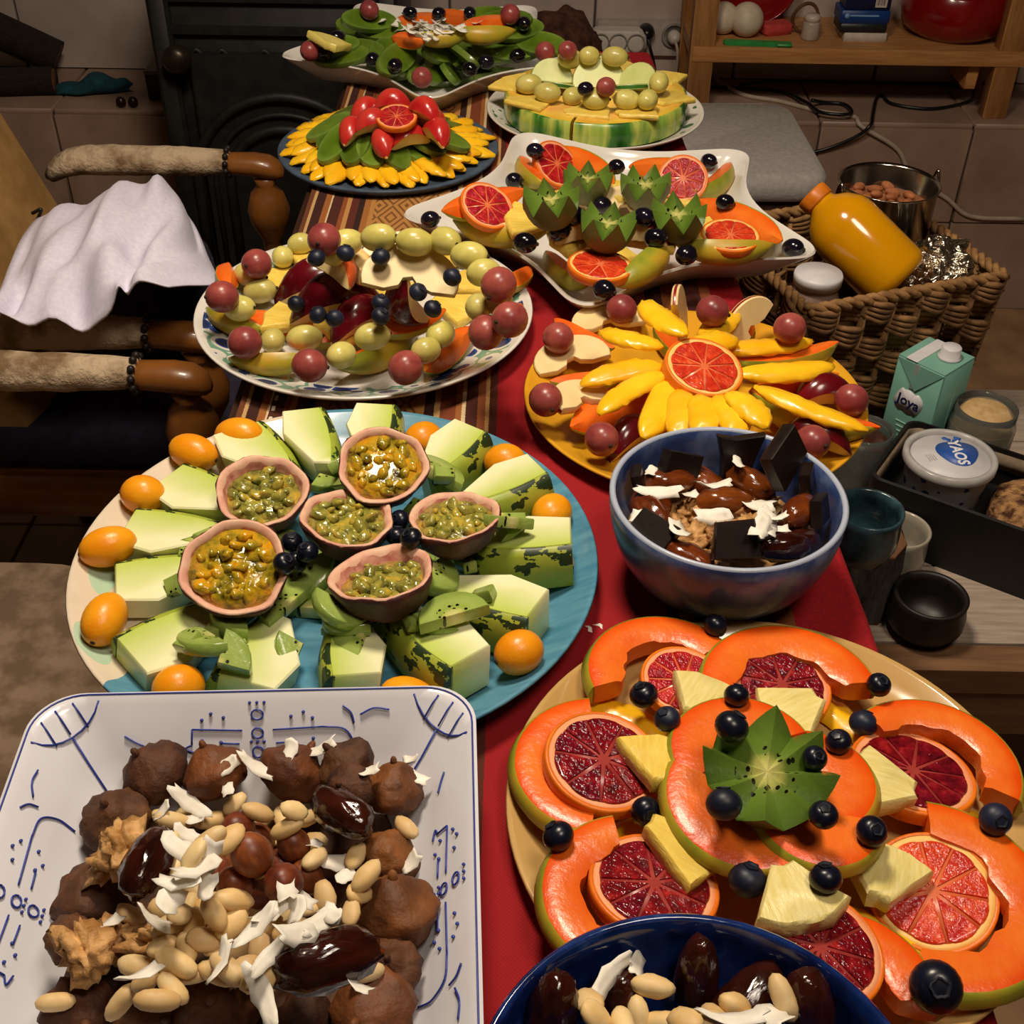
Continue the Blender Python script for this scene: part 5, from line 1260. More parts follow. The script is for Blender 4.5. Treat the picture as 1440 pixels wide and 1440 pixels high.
CH = [choc([(-.010, -.02), (.009, -.021), (.014, .004), (.019, .021), (-.004, .018), (-.017, .020), (-.012, .002)], .009, 1), choc([(-.020, -.012), (.018, -.014), (.022, .010), (-.014, .014)], .011, 2), choc([(-.012, -.010), (.014, -.008), (.010, .012), (-.010, .010)], .009, 3)]
m_memD = M('membrane_dark', '#a8433c', '#8f2d2c', rough=.25); m_memR = M('membrane_red', '#e07a4c', '#d8643c', rough=.25)
SLD = [slice_round(.0300, .008, m_bldD, m_opeel, m_pith, 10, 1, m_memD), slice_round(.0300, .008, m_bldD, m_opeel, m_pith, 9, 2, m_memD)]
SLM = slice_round(.0285, .008, m_bldM, m_opeel, m_pith, 10, 3, m_memR); SLR = slice_round(.0300, .008, m_bldR, m_opeel, m_pithy, 10, 4, m_memR)

def ang_to(px, py, c, z=ZT + .03):
    p = at(px, py, z); return math.degrees(math.atan2(p.y - c[1], p.x - c[0]))
def dirang(px0, py0, px1, py1, z=ZT + .03):
    a, b = at(px0, py0, z), at(px1, py1, z); return math.degrees(math.atan2(b.y - a.y, b.x - a.x))
R_ = random.Random(5)
def rr(a): return R_.uniform(-a, a)
# ------------------------------------------------------------------ large blue plate: melon, kumquats, kiwi, passion fruit
C = (-.118, .624)
TBL = ('dining_table', 'red_tablecloth', 'woven_runner')
zone(*TBL, PL['melon'].name); plate_only = list(SOLID)
lab = 'green rind melon wedge lying round the large blue plate'
for k, (px, py, v) in enumerate([(266, 694, 1), (223, 752, 1), (204, 818, 1), (226, 905, 1), (351, 640, 1), (431, 621, 0), (520, 613, 0), (632, 648, 0), (713, 695, 0), (744, 778, 2), (705, 862, 2), (628, 922, 2), (508, 930, 0), (376, 935, 1)]):
    a = ang_to(px, py, C); rz = a; g_ = at(px, py, ZT + .02); d_ = Vector((g_.x - C[0], g_.y - C[1], 0)).normalized() * -.007 + g_ - Vector((0, 0, CZ)); w_ = d_.dot(_FW); px, py = 720 + F * d_.dot(_X) / w_, 720 - F * d_.dot(_Y) / w_
    if k == 12: rz = a - 8
    settle('melon_wedge', MW[v], px + ((6, 6, 18, 16)[k] if k < 4 else 0), py + (12 if k < 4 else -6 if 7 <= k <= 11 else 4), (rr(3), -5 + rr(1), rz), sink=.001, soft=.8, sup=plate_only, label='pale melon wedge on the white side of the large plate' if k < 5 else 'melon wedge turning its speckled rind outward on the blue plate' if 7 <= k <= 11 else 'melon wedge next to the square dish' if k > 11 else 'melon wedge behind the topmost passion fruit half', cat='melon', group='melon wedges on the large blue plate')
WEDGES = [e[0] for e in SOLID[len(plate_only):]]
for px, py, v, rz in [(362, 607, 0, -10), (266, 652, 0, -20), (178, 702, 1, 0), (156, 800, 0, 205), (153, 888, 0, 262), (254, 958, 1, 30), (473, 608, 1, 10), (590, 621, 1, 40), (685, 648, 1, 0), (759, 711, 1, 60), (782, 797, 0, -25), (736, 904, 1, 30), (610, 960, 0, -25)]:
    # the nearest spot on the plate that is clear of the melon
    rot = (rr(10), rr(8), rz); q = at(px, py, ZT + .022); out = Vector((q.x - C[0], q.y - C[1], 0)).normalized(); B_ = T(0, 0, 0, *rot).to_3x3()
    vs = [B_ @ v_.co for v_ in KQ[v][0][1].vertices]; fs = [tuple(p_.vertices) for p_ in KQ[v][0][1].polygons]
    best = None
    for step in range(14):
        for kk in range(1 if step == 0 else 16):
            c_ = q + Matrix.Rotation(2 * pi * kk / 16, 3, 'Z') @ out * .002 * step
            if math.hypot(c_.x - C[0], c_.y - C[1]) > .157: continue
            zc_ = max(ground(c_.x + p_.x, c_.y + p_.y, 1.2, plate_only) - p_.z for p_ in vs[::3]) - .0012
            bv = BVHTree.FromPolygons([p_ * .94 + Vector((c_.x, c_.y, zc_)) for p_ in vs], fs)
            n_ = sum(len(bv.overlap(w_)) for w_ in WEDGES)
            if best is None or n_ < best[0]: best = (n_, c_, zc_, bv)
            if n_ == 0: break
        if best and best[0] == 0: break
    n_, c_, zc_, bv = best; WEDGES.append(bv)
    register(build('kumquat', KQ[v], T(c_.x, c_.y, zc_, *rot), 'elongated orange kumquat on the large blue plate' if v == 0 else 'rounded yellow-orange kumquat on the large blue plate', 'kumquat', 'kumquats on the large blue plate'))
lab = 'cut chunk of green kiwi in the middle of the blue plate'
kp = [(450, 668), (470, 655), (432, 690), (500, 690), (610, 668), (650, 668), (695, 722), (720, 735), (672, 800), (648, 792), (600, 800), (655, 845), (620, 862), (640, 872), (566, 860), (590, 700), (570, 690), (395, 835), (420, 822), (452, 800), (470, 770), (445, 745), (300, 900), (285, 880), (330, 890), (345, 870), (440, 885), (520, 895), (500, 870), (350, 920), (300, 935), (410, 855), (380, 760), (350, 735), (310, 742), (240, 780), (270, 772), (480, 850), (252, 845), (430, 910)]
for i, (px, py) in enumerate(kp):
    settle('kiwi_chunk', KP[i % 3], px, py, (rr(30), rr(30), R_.uniform(0, 360)), s=R_.uniform(.68, .88), sink=.004, soft=.9, label=('quarter wedge chunk of green kiwi on the blue plate', 'half-round slice of green kiwi on the blue plate', 'small square chunk of green kiwi on the blue plate')[i % 3], cat='kiwi', group='kiwi chunks on the large blue plate')
# chunks that carry the fruit in the middle
for k in range(12):
    a = k * 2.399; r = .050 * math.sqrt((k + .5) / 12)
    p = Vector((C[0] + .005 + r * cos(a), C[1] - .01 + r * sin(a), 0)); g = ground(p.x, p.y)
    o = build('kiwi_chunk', KP[k % 3], T(p.x, p.y, g + .006, rr(20), rr(20), k * 50, s=1.0), ('quarter wedge chunk of green kiwi on the blue plate', 'half-round slice of green kiwi on the blue plate', 'small square chunk of green kiwi on the blue plate')[k % 3], 'kiwi', 'kiwi chunks on the large blue plate'); register(o)
for px, py, v, rot, s in [(368, 690, 1, (14, -4, 30), 1.0), (538, 654, 0, (22, 4, 0), .96), (489, 728, 2, (6, 2, 80), .98), (638, 726, 2, (4, 6, 160), .96), (330, 798, 3, (24, -3, 20), 1.06), (537, 806, 1, (12, 4, 200), 1.02)]:
    settle('passion_fruit_half', PF[v], px, py, rot, s, sink=.001, soft=.6, label={0: 'passion fruit half brimming with orange pulp on the blue plate', 1: 'passion fruit half with hollowed olive pulp on the blue plate', 2: 'passion fruit half with seedy yellow-green pulp on the blue plate', 3: 'passion fruit half with dark amber pulp on the blue plate'}[v], cat='passion fruit', group='passion fruit halves on the blue plate')
for px, py in [(410, 762), (418, 790), (432, 776), (562, 732), (558, 754), (578, 757), (400, 792)]:
    settle('blueberry', BER, px, py, (rr(40), rr(40), 0), sink=.003, label='blueberry tucked between passion fruit halves', cat='blueberry', group='blueberries between the passion fruit')

# ------------------------------------------------------------------ tan plate
zone(*TBL, PL['orange'].name); tan_only = list(SOLID)
pap = [(932, 952, .047, .025, 28, 200, 1), (1108, 976, .053, .029, 5, 178, 2), (842, 1083, .049, .028, 95, 262, 3), (888, 1264, .047, .026, 100, 260, 4), (1308, 1084, .049, .029, -32, 132, 5), (1318, 1264, .057, .033, -118, 82, 6), (1190, 1402, .043, .020, -10, 130, 7)]
def pix_off(c, dx, dy): return None
def place_cres(cp, z, R, r, a0, a1, seed, th=.015, tilt=(0, 0), label='', group='', sink=.001):
    me = cres(R, r, a0, a1, th, m_pskin, m_pflesh, seed=seed)
    am = radians((a0 + a1) / 2); mid = (R + r) / 2
    p = at(cp[0], cp[1], z); q = Vector((p.x + mid * cos(am), p.y + mid * sin(am), z))
    # pixel of the slice's own middle
    d = q - Vector((0, 0, CZ)); w = d.dot(_FW); px, py = 720 + F * d.dot(_X) / w, 720 - F * d.dot(_Y) / w
    return settle('papaya_slice', me, px, py, (tilt[0], tilt[1], 0), sink=sink, label=label, cat='papaya', group=group)
PAPL = ['papaya arc cupping the bright crimson orange slice', 'papaya arc lying towards the blue mottled bowl', 'papaya arc facing the large blue plate', 'papaya arc between the square dish and navy bowl', 'papaya arc facing the low side table', 'papaya arc cupping the pale orange-red citrus slice', 'papaya piece between navy bowl and the biggest blueberry']
for cx, cy, R, r, a0, a1, sd_ in pap:
    place_cres((cx, cy), ZT + .02, R, r, a0, a1, sd_, label=PAPL[sd_ - 1], group='outer papaya slices on the tan plate')
for px, py, v, rz in [(1177, 1008, 1, -50), (1315, 1184, 0, 28), (868, 1188, 1, 45), (884, 1012, 1, -30), (1232, 1312, 0, -25), (990, 1160, 1, 150)]:
    settle('mango_slice', MG[v], px, py, (0, 0, rz), 1.0, sup=tan_only, label='yellow mango slice under the fruit on the tan plate', cat='mango', group='mango slices on the tan plate')
for px, py, m_, rz, s, tilt in [(960, 962, SLM, 20, .92, (8, 4)), (1098, 968, SLD[0], 50, 1.0, (8, -3)), (847, 1075, SLD[1], 10, 1.12, (6, 8)), (1281, 1092, SLD[0], 200, 1.18, (6, -8)), (918, 1250, SLD[1], 80, 1.12, (4, 8)), (1310, 1258, SLR, 10, 1.10, (10, -10)), (1150, 1338, SLD[0], 120, 1.05, (6, -6))]:
    lb = 'dark blood orange slice ' + {1098: 'lying towards the blue mottled bowl', 847: 'facing the large blue plate', 1281: 'facing the low side table', 918: 'between the square dish and navy bowl', 1150: 'behind the navy bowl near the biggest blueberry'}.get(px, 'x')
    if m_ is SLM: lb = 'bright crimson blood orange slice inside a papaya ring on the tan plate'
    if m_ is SLR: lb = 'pale orange-red citrus slice propped on papaya on the tan plate'
    settle('blood_orange_slice', m_, px, py, (*tilt, rz), s, sink=.004, label=lb, cat='orange slice', group='blood orange slices on the tan plate')
for px, py, v, rz, tilt in [(926, 1072, 0, 88, (5, 8)), (992, 985, 1, 60, (0, 5)), (1114, 1004, 1, -150, (5, 5)), (1236, 1106, 1, 165, (5, -5)), (1240, 1228, 1, 70, (5, 0)), (1120, 1268, 1, -75, (0, 0)), (960, 1194, 2, -35, (0, 8))]:
    settle('pineapple_chunk', PN[v], px, py, (*tilt, rz), 1.0, sink=.003, label={0: 'deep yellow pineapple chunk facing the large blue plate', 1: 'fan shaped pale pineapple chunk on the tan plate', 2: 'narrow yellow pineapple chunk near the navy bowl'}[v], cat='pineapple', group='pineapple chunks on the tan plate')
for cx, cy, R, r, a0, a1, sd_, z in [(1042, 1064, .040, .012, 20, 215, 11, .035), (1136, 1104, .036, .010, -70, 95, 12, .035), (1052, 1130, .045, .016, 150, 325, 13, .04), (1146, 1150, .034, .008, 190, 350, 14, .04)]:
    place_cres((cx, cy), ZT + z, R, r, a0, a1, sd_, .012, (rr(4), rr(4)), 'papaya slice fanned round the kiwi flower on the tan plate', 'inner papaya slices on the tan plate', sink=.010)
settle('flower_cut_kiwi', FLOWER, 1080, 1082, (8, 0, 10), 1.0, sink=.004, soft=0, label='green kiwi cut as an eight petal flower on the tan plate', cat='kiwi')
for px, py, s in [(1006, 880, 1.05), (905, 977, 1.15), (938, 1011, 1), (1036, 978, 1), (1029, 1022, 1.25), (1018, 1131, 1.2), (908, 1141, 1.1), (785, 1176, 1.15), (1051, 1238, 1.25), (1236, 963, 1), (1214, 1017, 1.1), (1179, 1043, 1), (1158, 1146, 1), (1226, 1169, 1.1), (1161, 1235, 1.1), (1400, 1152, 1.15), (1316, 1388, 1.65), (1146, 1066, .9)]:
    settle('blueberry', BER if R_.random() < .6 else BER2, px, py, (rr(60), rr(60), 0), s, sink=.002, label='dark blueberry among the papaya on the tan plate', cat='blueberry', group='blueberries on the tan plate')

# ------------------------------------------------------------------ yellow plate
C = (.149, .845)
zone(*TBL, PL['yellow'].name)
def Y(x, y): return 720 + x / 2.717, 390 + y / 2.717
for (a, b, v) in [((570, 410), (210, 590), 2), ((850, 350), (1235, 285), 2), ((900, 455), (1240, 385), 0), ((900, 470), (1390, 610), 2), ((330, 260), (210, 200), 1), ((420, 380), (180, 410), 1), ((820, 240), (900, 190), 3), ((700, 330), (560, 200), 0)]:
    p0, p1 = Y(*a), Y(*b)
    settle('papaya_wedge', PB[v], (p0[0] + p1[0]) / 2, (p0[1] + p1[1]) / 2, (-35 if v == 2 else 20, 0, dirang(*p0, *p1)), 1.0, sink=.002, label='long papaya wedge with green skin on the yellow plate', cat='papaya', group='papaya wedges on the yellow plate')
for x, y, v, rot in [(370, 170, 0, (10, -5, 10)), (230, 315, 0, (14, -8, 20)), (270, 470, 1, (12, 10, 40)), (640, 160, 0, (70, 60, 60)), (905, 190, 1, (65, -50, 40))]:
    settle('apple_slice', AS[v], *Y(x, y), rot, 1.15, sink=.002, label='pale apple slice with red peel on the yellow plate', cat='apple', group='apple slices on the yellow plate')
for x, y, rot in [(1160, 600, (150, 0, -15)), (1190, 440, (150, 0, 10)), (455, 605, (150, 0, 40))]:
    settle('plum_wedge', AW[1], *Y(x, y), rot, .95, sink=.002, label='dark red skinned plum wedge on the yellow plate', cat='plum', group='plum wedges on the yellow plate')
for (a, b, v) in [((640, 230), (490, 90), 1), ((560, 280), (330, 205), 1), ((720, 260), (850, 125), 1), ((790, 300), (1165, 240), 0), ((860, 395), (1245, 340), 0), ((880, 430), (1380, 590), 0), ((580, 340), (260, 385), 0), ((580, 370), (320, 500), 0), ((620, 390), (520, 610), 1), ((655, 440), (650, 600), 1), ((730, 460), (745, 600), 1), ((800, 460), (880, 600), 1), ((840, 450), (980, 560), 1), ((700, 270), (830, 230), 1)]:
    p0, p1 = Y(*a), Y(*b); q0, q1 = at(*p0, ZT + .035), at(*p1, ZT + .035); Ln = (q1 - q0).length
    s = min(1.35, max(.8, Ln / (.070 if v == 0 else .060)))
    settle('mango_slice', MG[v], (p0[0] + p1[0]) / 2, (p0[1] + p1[1]) / 2, (rr(12), 4, dirang(*p0, *p1)), (s, 1.25, 1.3), sink=.003, label='golden mango slice radiating over the yellow plate', cat='mango', group='mango rays on the yellow plate')
GF = slice_round(.032, .015, m_bldR, m_opeel, m_pithy, 10, 9, m_memR)
settle('grapefruit_half', GF, *Y(725, 365), (16, 4, 20), 1.0, sink=.012, label='red grapefruit half crowning the mango rays', cat='grapefruit')
for x, y in [(415, 120), (175, 230), (130, 470), (345, 620), (1065, 195), (1300, 470), (1150, 630), (770, 130)]:
    settle('red_grape', RG[0], *Y(x, y), (rr(30), rr(20), R_.uniform(0, 360)), 1.08, sink=.002, label='round red grape at the edge of the yellow plate', cat='grape', group='red grapes on the yellow plate')

# ------------------------------------------------------------------ grape plate
zone(*TBL, PL['grape'].name)
def Q(x, y): return 270 + x / 2.939, 300 + y / 2.939
pw_ = [((150, 310), (140, 220), 3, 30), ((40, 400), (310, 495), 1, -60), ((205, 615), (440, 610), 1, -70), ((560, 690), (1010, 425), 2, -55), ((950, 665), (1150, 480), 0, 40), ((1290, 300), (1380, 250), 3, 0), ((1290, 470), (1350, 400), 3, 10), ((280, 440), (480, 480), 0, 20), ((850, 470), (950, 440), 1, 10), ((820, 130), (900, 120), 1, 0), ((520, 520), (700, 480), 1, 0)]
for a, b, v, rx in pw_:
    p0, p1 = Q(*a), Q(*b)
    settle('papaya_wedge', PB[v], (p0[0] + p1[0]) / 2, (p0[1] + p1[1]) / 2, (rx, 0, dirang(*p0, *p1)), 1.0, sink=.003, soft=.9, label='papaya wedge among the grapes on the blue-rimmed plate', cat='papaya', group='papaya wedges on the grape plate')
for x, y, v, rot in [(350, 280, 0, (5, 0, 120)), (490, 190, 0, (0, 10, 80)), (1090, 390, 2, (10, 0, -30)), (1150, 290, 0, (5, 0, 20)), (1020, 190, 2, (0, 0, 60)), (400, 440, 2, (0, 0, 170)), (620, 480, 2, (0, 0, -20)), (830, 330, 0, (0, 0, 90)), (640, 300, 2, (0, 0, 10)), (720, 400, 0, (0, 0, 190))]:
    settle('pineapple_chunk', PN[v], *Q(x, y), rot, (1.15, 1.15, .8), sink=.003, soft=.9, label='yellow pineapple chunk on the grape plate', cat='pineapple', group='pineapple on the grape plate')
for x, y, rot, v, s in [(520, 285, (165, 0, 14), 1, 1.35), (600, 350, (165, 0, 16), 1, 1.4), (700, 430, (160, 0, 40), 1, 1.1)]:
    settle('plum_wedge', AW[v], *Q(x, y), rot, s, sink=.001, soft=.2, label='glossy dark red plum wedge heaped on the grape plate', cat='plum', group='dark plum wedges on the grape plate')
settle('plum_wedge', AW[1], *Q(880, 375), (35, 60, 60), 1.0, sink=.003, label='upright dark plum wedge showing its pale cut face', cat='plum')
settle('peach_wedge', AW[2], *Q(690, 220), (40, 20, -50), 1.0, sink=.003, label='peach wedge with yellow cut face on the grape plate', cat='peach')
settle('peach_wedge', AW[2], *Q(600, 225), (100, 10, -40), 1.05, sink=.003, label='peach wedge with blushed skin up on the grape plate', cat='peach')
settle('apple_slice', AS[0], *Q(860, 195), (35, 0, 10), 1.2, sink=.002, label='apple slice leaning behind another on the grape plate', cat='apple')
settle('apple_slice', AS[0], *Q(900, 275), (38, 6, 0), 1.35, sink=.002, label='large pale apple slice propped up on the grape plate', cat='apple')
for x, y, v, rz in [(450, 125, 1, 20), (375, 180, 1, 100), (245, 255, 2, -10), (285, 320, 2, 5), (200, 392, 2, -20), (640, 120, 2, 20), (775, 100, 2, -15), (925, 120, 2, 0), (1050, 115, 2, -50), (1150, 175, 2, -15), (1210, 245, 0, 20), (470, 515, 2, 10), (335, 525, 1, 80), (750, 508, 2, 30), (620, 585, 0, 60), (1030, 500, 0, 60), (970, 565, 1, 30), (1185, 385, 1, 80), (1265, 360, 1, 20), (590, 160, 1, 60)]:
    settle('green_grape', GG[v], *Q(x, y), (rr(10), rr(15), rz), 1.05, sink=.002, label='plump green grape heaped on the blue-rimmed plate', cat='grape', group='green grapes on the grape plate')
for x, y in [(545, 110), (265, 210), (120, 345), (215, 535), (490, 630), (885, 635), (1215, 490), (1265, 300), (1310, 440)]:
    settle('red_grape', RG[0], *Q(x, y), (rr(30), rr(20), R_.uniform(0, 360)), 1.12, sink=.002, label='round red grape on the blue-rimmed plate', cat='grape', group='red grapes on the grape plate')
for x, y in [(515, 185), (635, 165), (780, 180), (1075, 265), (935, 325), (995, 395), (780, 370), (780, 425), (520, 420), (590, 435), (430, 375)]:
    settle('blueberry', BER2, *Q(x, y), (rr(60), rr(60), 0), 1.0, sink=.002, label='blueberry scattered over the plums and grapes', cat='blueberry', group='blueberries on the grape plate')
# ------------------------------------------------------------------ star platter with kiwi crowns
zone(*TBL, PL['starH'].name)
def S5(x, y): return 560 + x / 2.4, 170 + y / 2.4
for a, b, v, rx in [((150, 350), (530, 395), 0, -60), ((130, 320), (440, 240), 0, 35), ((520, 100), (745, 225), 2, 50), ((400, 120), (490, 230), 1, -50), ((780, 160), (1010, 160), 1, 40), ((1140, 150), (1000, 260), 0, 50), ((1030, 285), (1290, 410), 2, 45), ((910, 432), (1300, 435), 0, -65), ((465, 430), (650, 585), 1, -50), ((930, 410), (745, 565), 0, 110)]:
    p0, p1 = S5(*a), S5(*b)
    settle('papaya_wedge', PB[v], (p0[0] + p1[0]) / 2, (p0[1] + p1[1]) / 2, (rx, 0, dirang(*p0, *p1)), 1.12, sink=.002, label='papaya wedge lining a point of the white star platter', cat='papaya', group='papaya wedges on the star platter')
for x, y, v, rz in [(700, 440, 0, -90), (440, 335, 0, 180), (1010, 385, 0, 0), (760, 240, 0, 90), (600, 400, 2, 200), (850, 400, 2, 0), (560, 270, 0, 130), (900, 270, 0, 40)]:
    settle('pineapple_chunk', PN[v], *S5(x, y), (rr(4), rr(4), rz), (1.35, 1.35, .7), sink=.003, soft=.9, label='yellow pineapple piece under the kiwi crowns', cat='pineapple', group='pineapple on the star platter')
for x, y, rot, s in [(530, 150, (42, 15, 30), 1.0), (297, 292, (30, 14, 20), .95), (960, 198, (42, -12, 10), .95), (1120, 395, (4, -6, 60), .95), (680, 497, (2, 3, 20), 1.0)]:
    flat = s and rot[0] < 10
    settle('blood_orange_slice', SLM if not flat else SLR, *S5(x, y), rot, s, sink=.002, label='orange citrus slice lying flat in a star point' if flat else 'blood orange slice leaning on papaya in the star platter', cat='orange slice', group='citrus slices on the star platter')
for x, y, v, rot in [(620, 290, 1, (30, 0, 10)), (765, 290, 0, (32, 0, -10))]:
    settle('apple_slice', AS[v], *S5(x, y), rot, 1.1, sink=.002, label='pale apple slice between the kiwi crowns', cat='apple', group='apple slices on the star platter')
for x, y, rz in [(600, 375, 20), (835, 380, -20)]:
    settle('apple_wedge', AW[0], *S5(x, y), (120, 0, rz), .9, sink=.003, label='red skinned apple wedge below the kiwi crowns', cat='apple', group='red apple wedges on the star platter')
for x, y in [(870, 395), (830, 325), (690, 285), (595, 318), (545, 372)]:
    settle('black_grape', BG, *S5(x, y), (rr(10), rr(10), R_.uniform(-40, 40)), 1.1, sink=.002, label='glossy black grape on the white star platter', cat='grape', group='black grapes on the star platter')
for x, y, rz in [(640, 215, 10), (835, 235, 40), (515, 285, 25), (945, 335, 70), (710, 365, 0)]:
    settle('crown_cut_kiwi', CROWN, *S5(x, y - 26), (rr(6), rr(6), rz), 1.0, sink=.006, label='kiwi half cut into a pointed crown on the star platter', cat='kiwi', group='kiwi crowns on the star platter')
for x, y in [(463, 100), (393, 200), (110, 332), (430, 412), (738, 155), (1050, 136), (1105, 275), (1335, 430), (975, 452), (697, 572)]:
    settle('black_grape', BG, *S5(x, y), (rr(10), rr(10), R_.uniform(-40, 40)), 1.15 if y > 380 else 1.0, sink=.002, label='glossy black grape on the white star platter', cat='grape', group='black grapes on the star platter')

# ------------------------------------------------------------------ slate plate
C = (-.152, 1.377)
zone(*TBL, PL['slate'].name)
for k in range(56):
    a = 2 * pi * k / 56 + rr(.05); r = .090 + rr(.006); ml = MG[k % 2 + 1]
    p = Vector((C[0] + r * cos(a), C[1] + r * sin(a), 0))
    o = build('mango_slice', ml, T(p.x, p.y, ZT + .0185 + (k % 2) * .003, rr(10), 8, math.degrees(a) + 14, s=(1.1, 1.15, 1.2)), 'bright yellow mango slice in the ring on the slate plate', 'mango', 'mango ring on the slate plate'); register(o)
def oval_slice(rx, ry, th, mat, seedrow=True, core='#d9e08a'):
    n = 20; S = []; C_ = []
    for f_, z in ((.05, -th / 2), (.97, -th / 2), (1, 0), (.97, th / 2), (.75, th / 2), (.35, th / 2 + .0002), (.05, th / 2)):
        S.append([(rx * f_ * cos(2 * pi * k / n), ry * f_ * sin(2 * pi * k / n), z) for k in range(n)]); C_ += [(core if f_ <= .36 and z > 0 else '#ffffff' if f_ > .9 else '#dfe6b0')] * n
    return loft(S, mat, sharp=60, cols=C_)
KO = [oval_slice(.030, .017, .006, m_gsl), oval_slice(.026, .018, .006, m_gsl), oval_slice(.036, .017, .007, m_gsl)]
for k in range(34):                         # inner mound that carries the slices
    a = k * 2.399; r = .052 * math.sqrt((k + .5) / 34)
    p = Vector((C[0] + r * cos(a), C[1] + r * sin(a), 0)); g = ground(p.x, p.y)
    if k % 2 == 0: o = build('kiwi_slice', KO[k % 3], T(p.x, p.y, g + .0035, rr(8), rr(8), k * 40), 'green kiwi slice heaped on the slate plate', 'kiwi', 'kiwi slices on the slate plate'); register(o)
for k in range(18):
    a = 2 * pi * k / 18; r = .062 + (k % 2) * .006
    q = Vector((C[0] + r * cos(a), C[1] + r * sin(a), ZT + .035)); d = q - Vector((0, 0, CZ)); w = d.dot(_FW)
    settle('kiwi_slice', KO[k % 3], 720 + F * d.dot(_X) / w, 720 - F * d.dot(_Y) / w, (rr(8), 24, math.degrees(a) + 20), 1.0, sink=.004, label='green kiwi slice heaped on the slate plate', cat='kiwi', group='kiwi slices on the slate plate')
def K2(x, y): return 380 + x / 3.6, y / 3.6
for x, y, rot in [(490, 560, (165, 0, 40)), (620, 520, (170, 0, 0)), (810, 610, (160, 0, -30)), (700, 690, (150, 0, 30)), (420, 660, (150, 0, 60)), (575, 720, (150, 0, 90)), (845, 670, (150, 0, -60)), (520, 620, (165, 0, 20)), (780, 560, (165, 0, -40))]:
    settle('nectarine_wedge', boat(.050, .028, .017, .010, M('nectarine_peel', '#b3161c', '#c93a2e', rough=.25, coat=.3, scale=30), m_apf, .010, .6, edge='#ffd9a0') if x == 490 else NW, *K2(x, y), rot, .95, sink=.005, label='red nectarine wedge in the centre of the slate plate', cat='nectarine', group='red nectarine wedges on the slate plate') if x != 490 else None
    if x == 490:
        NW = boat(.050, .028, .017, .010, M('nectarine_peel', '#b3161c', '#c93a2e', rough=.25, coat=.3, scale=30), m_apf, .010, .6, edge='#ffd9a0')
        settle('nectarine_wedge', NW, *K2(x, y), rot, .95, sink=.005, label='red nectarine wedge in the centre of the slate plate', cat='nectarine', group='red nectarine wedges on the slate plate')
settle('blood_orange_slice', SLM, *K2(640, 600), (14, 0, 0), .80, sink=.004, label='blood orange slice topping the slate plate', cat='orange slice')

# ------------------------------------------------------------------ watermelon plate
C = (.095, 1.49)
zone(*TBL, PL['wm'].name)
for a0, a1, sd_ in ((168, 252, 1), (254, 338, 2), (340, 395, 3), (37, 100, 4), (102, 166, 5)):
    me = cres(.112, .050, a0, a1, .030, m_wrind, m_wflesh, n=26, seed=sd_, edge='#f2f0a0', core='#ffffff', bulge=.002, cx=False)
    o = build('watermelon_slice', me, T(C[0], C[1], ZT + .0285), 'watermelon slice with striped green rind round the cream plate', 'watermelon', 'watermelon slices on the cream plate'); register(o)
o = build('watermelon_disc', [('flesh', prism([(.052 * cos(2 * pi * k / 24), .052 * sin(2 * pi * k / 24)) for k in range(24)], .0068, .040, m_wflesh, .002, cols=['#ffffff'] * 96))], T(C[0], C[1], ZT), 'round centre cut of yellow watermelon under the grapes', 'watermelon'); register(o)
def W3(x, y): return 660 + x / 3.6, y / 3.6
for x, y, v, rz in [(300, 520, 2, -10), (600, 565, 2, 10), (850, 570, 0, 20), (1010, 500, 2, 60), (990, 400, 0, 90), (400, 400, 0, 120), (700, 430, 0, 0), (850, 470, 2, 30), (560, 430, 2, 0), (230, 430, 0, 130), (750, 340, 0, 50)]:
    settle('pineapple_chunk', PN[v], *W3(x, y), (rr(5), rr(5), rz), (1.3, 1.3, .55), sink=.003, soft=.8, label='yellow pineapple slice on the watermelon plate', cat='pineapple', group='pineapple on the watermelon plate')
def half_disc(R, th):
    o = [(R * cos(radians(a)), R * sin(radians(a)) - R * .4) for a in range(-15, 196, 14)]
    me = prism(o, -th / 2, th / 2, m_hdew, .001, sharp=45); ca = me.color_attributes.new('Col', 'FLOAT_COLOR', 'POINT')
    for i in range(len(me.vertices)): ca.data[i].color = (1, 1, 1, 1)
    sk = loft([[(x * .98, y * .98, -th / 2 + .0004), (x * 1.02, y * 1.02 + .0004, 0), (x * .98, y * .98, th / 2 - .0004), (x * .95, y * .95, 0)] for x, y in o], m_cuke, sharp=60)
    return [('rind', sk), ('flesh', me)]
HD = half_disc(.026, .008)
for x, y, rot, s in [(415, 360, (48, 0, 5), 1.0), (655, 365, (50, 0, 0), 1.25), (860, 385, (52, -10, -35), 1.05), (820, 440, (20, 0, 190), .85), (440, 430, (20, 0, 160), .8)]:
    settle('honeydew_slice', HD, *W3(x, y), rot, s, sink=.003, label='pale green honeydew half slice standing on the watermelon', cat='melon', group='honeydew slices on the watermelon plate')
for x, y, v, rz in [(305, 425, 2, 0), (400, 470, 2, -10), (525, 488, 1, 40), (645, 505, 2, 5), (800, 505, 2, 10), (905, 505, 2, 70), (515, 298, 2, 10), (610, 282, 1, 20), (740, 287, 2, -10), (960, 415, 2, 80)]:
    settle('green_grape', GG[v], *W3(x, y), (rr(10), rr(10), rz), 1.1, sink=.002, label='green grape on top of the watermelon plate', cat='grape', group='green grapes on the watermelon plate')
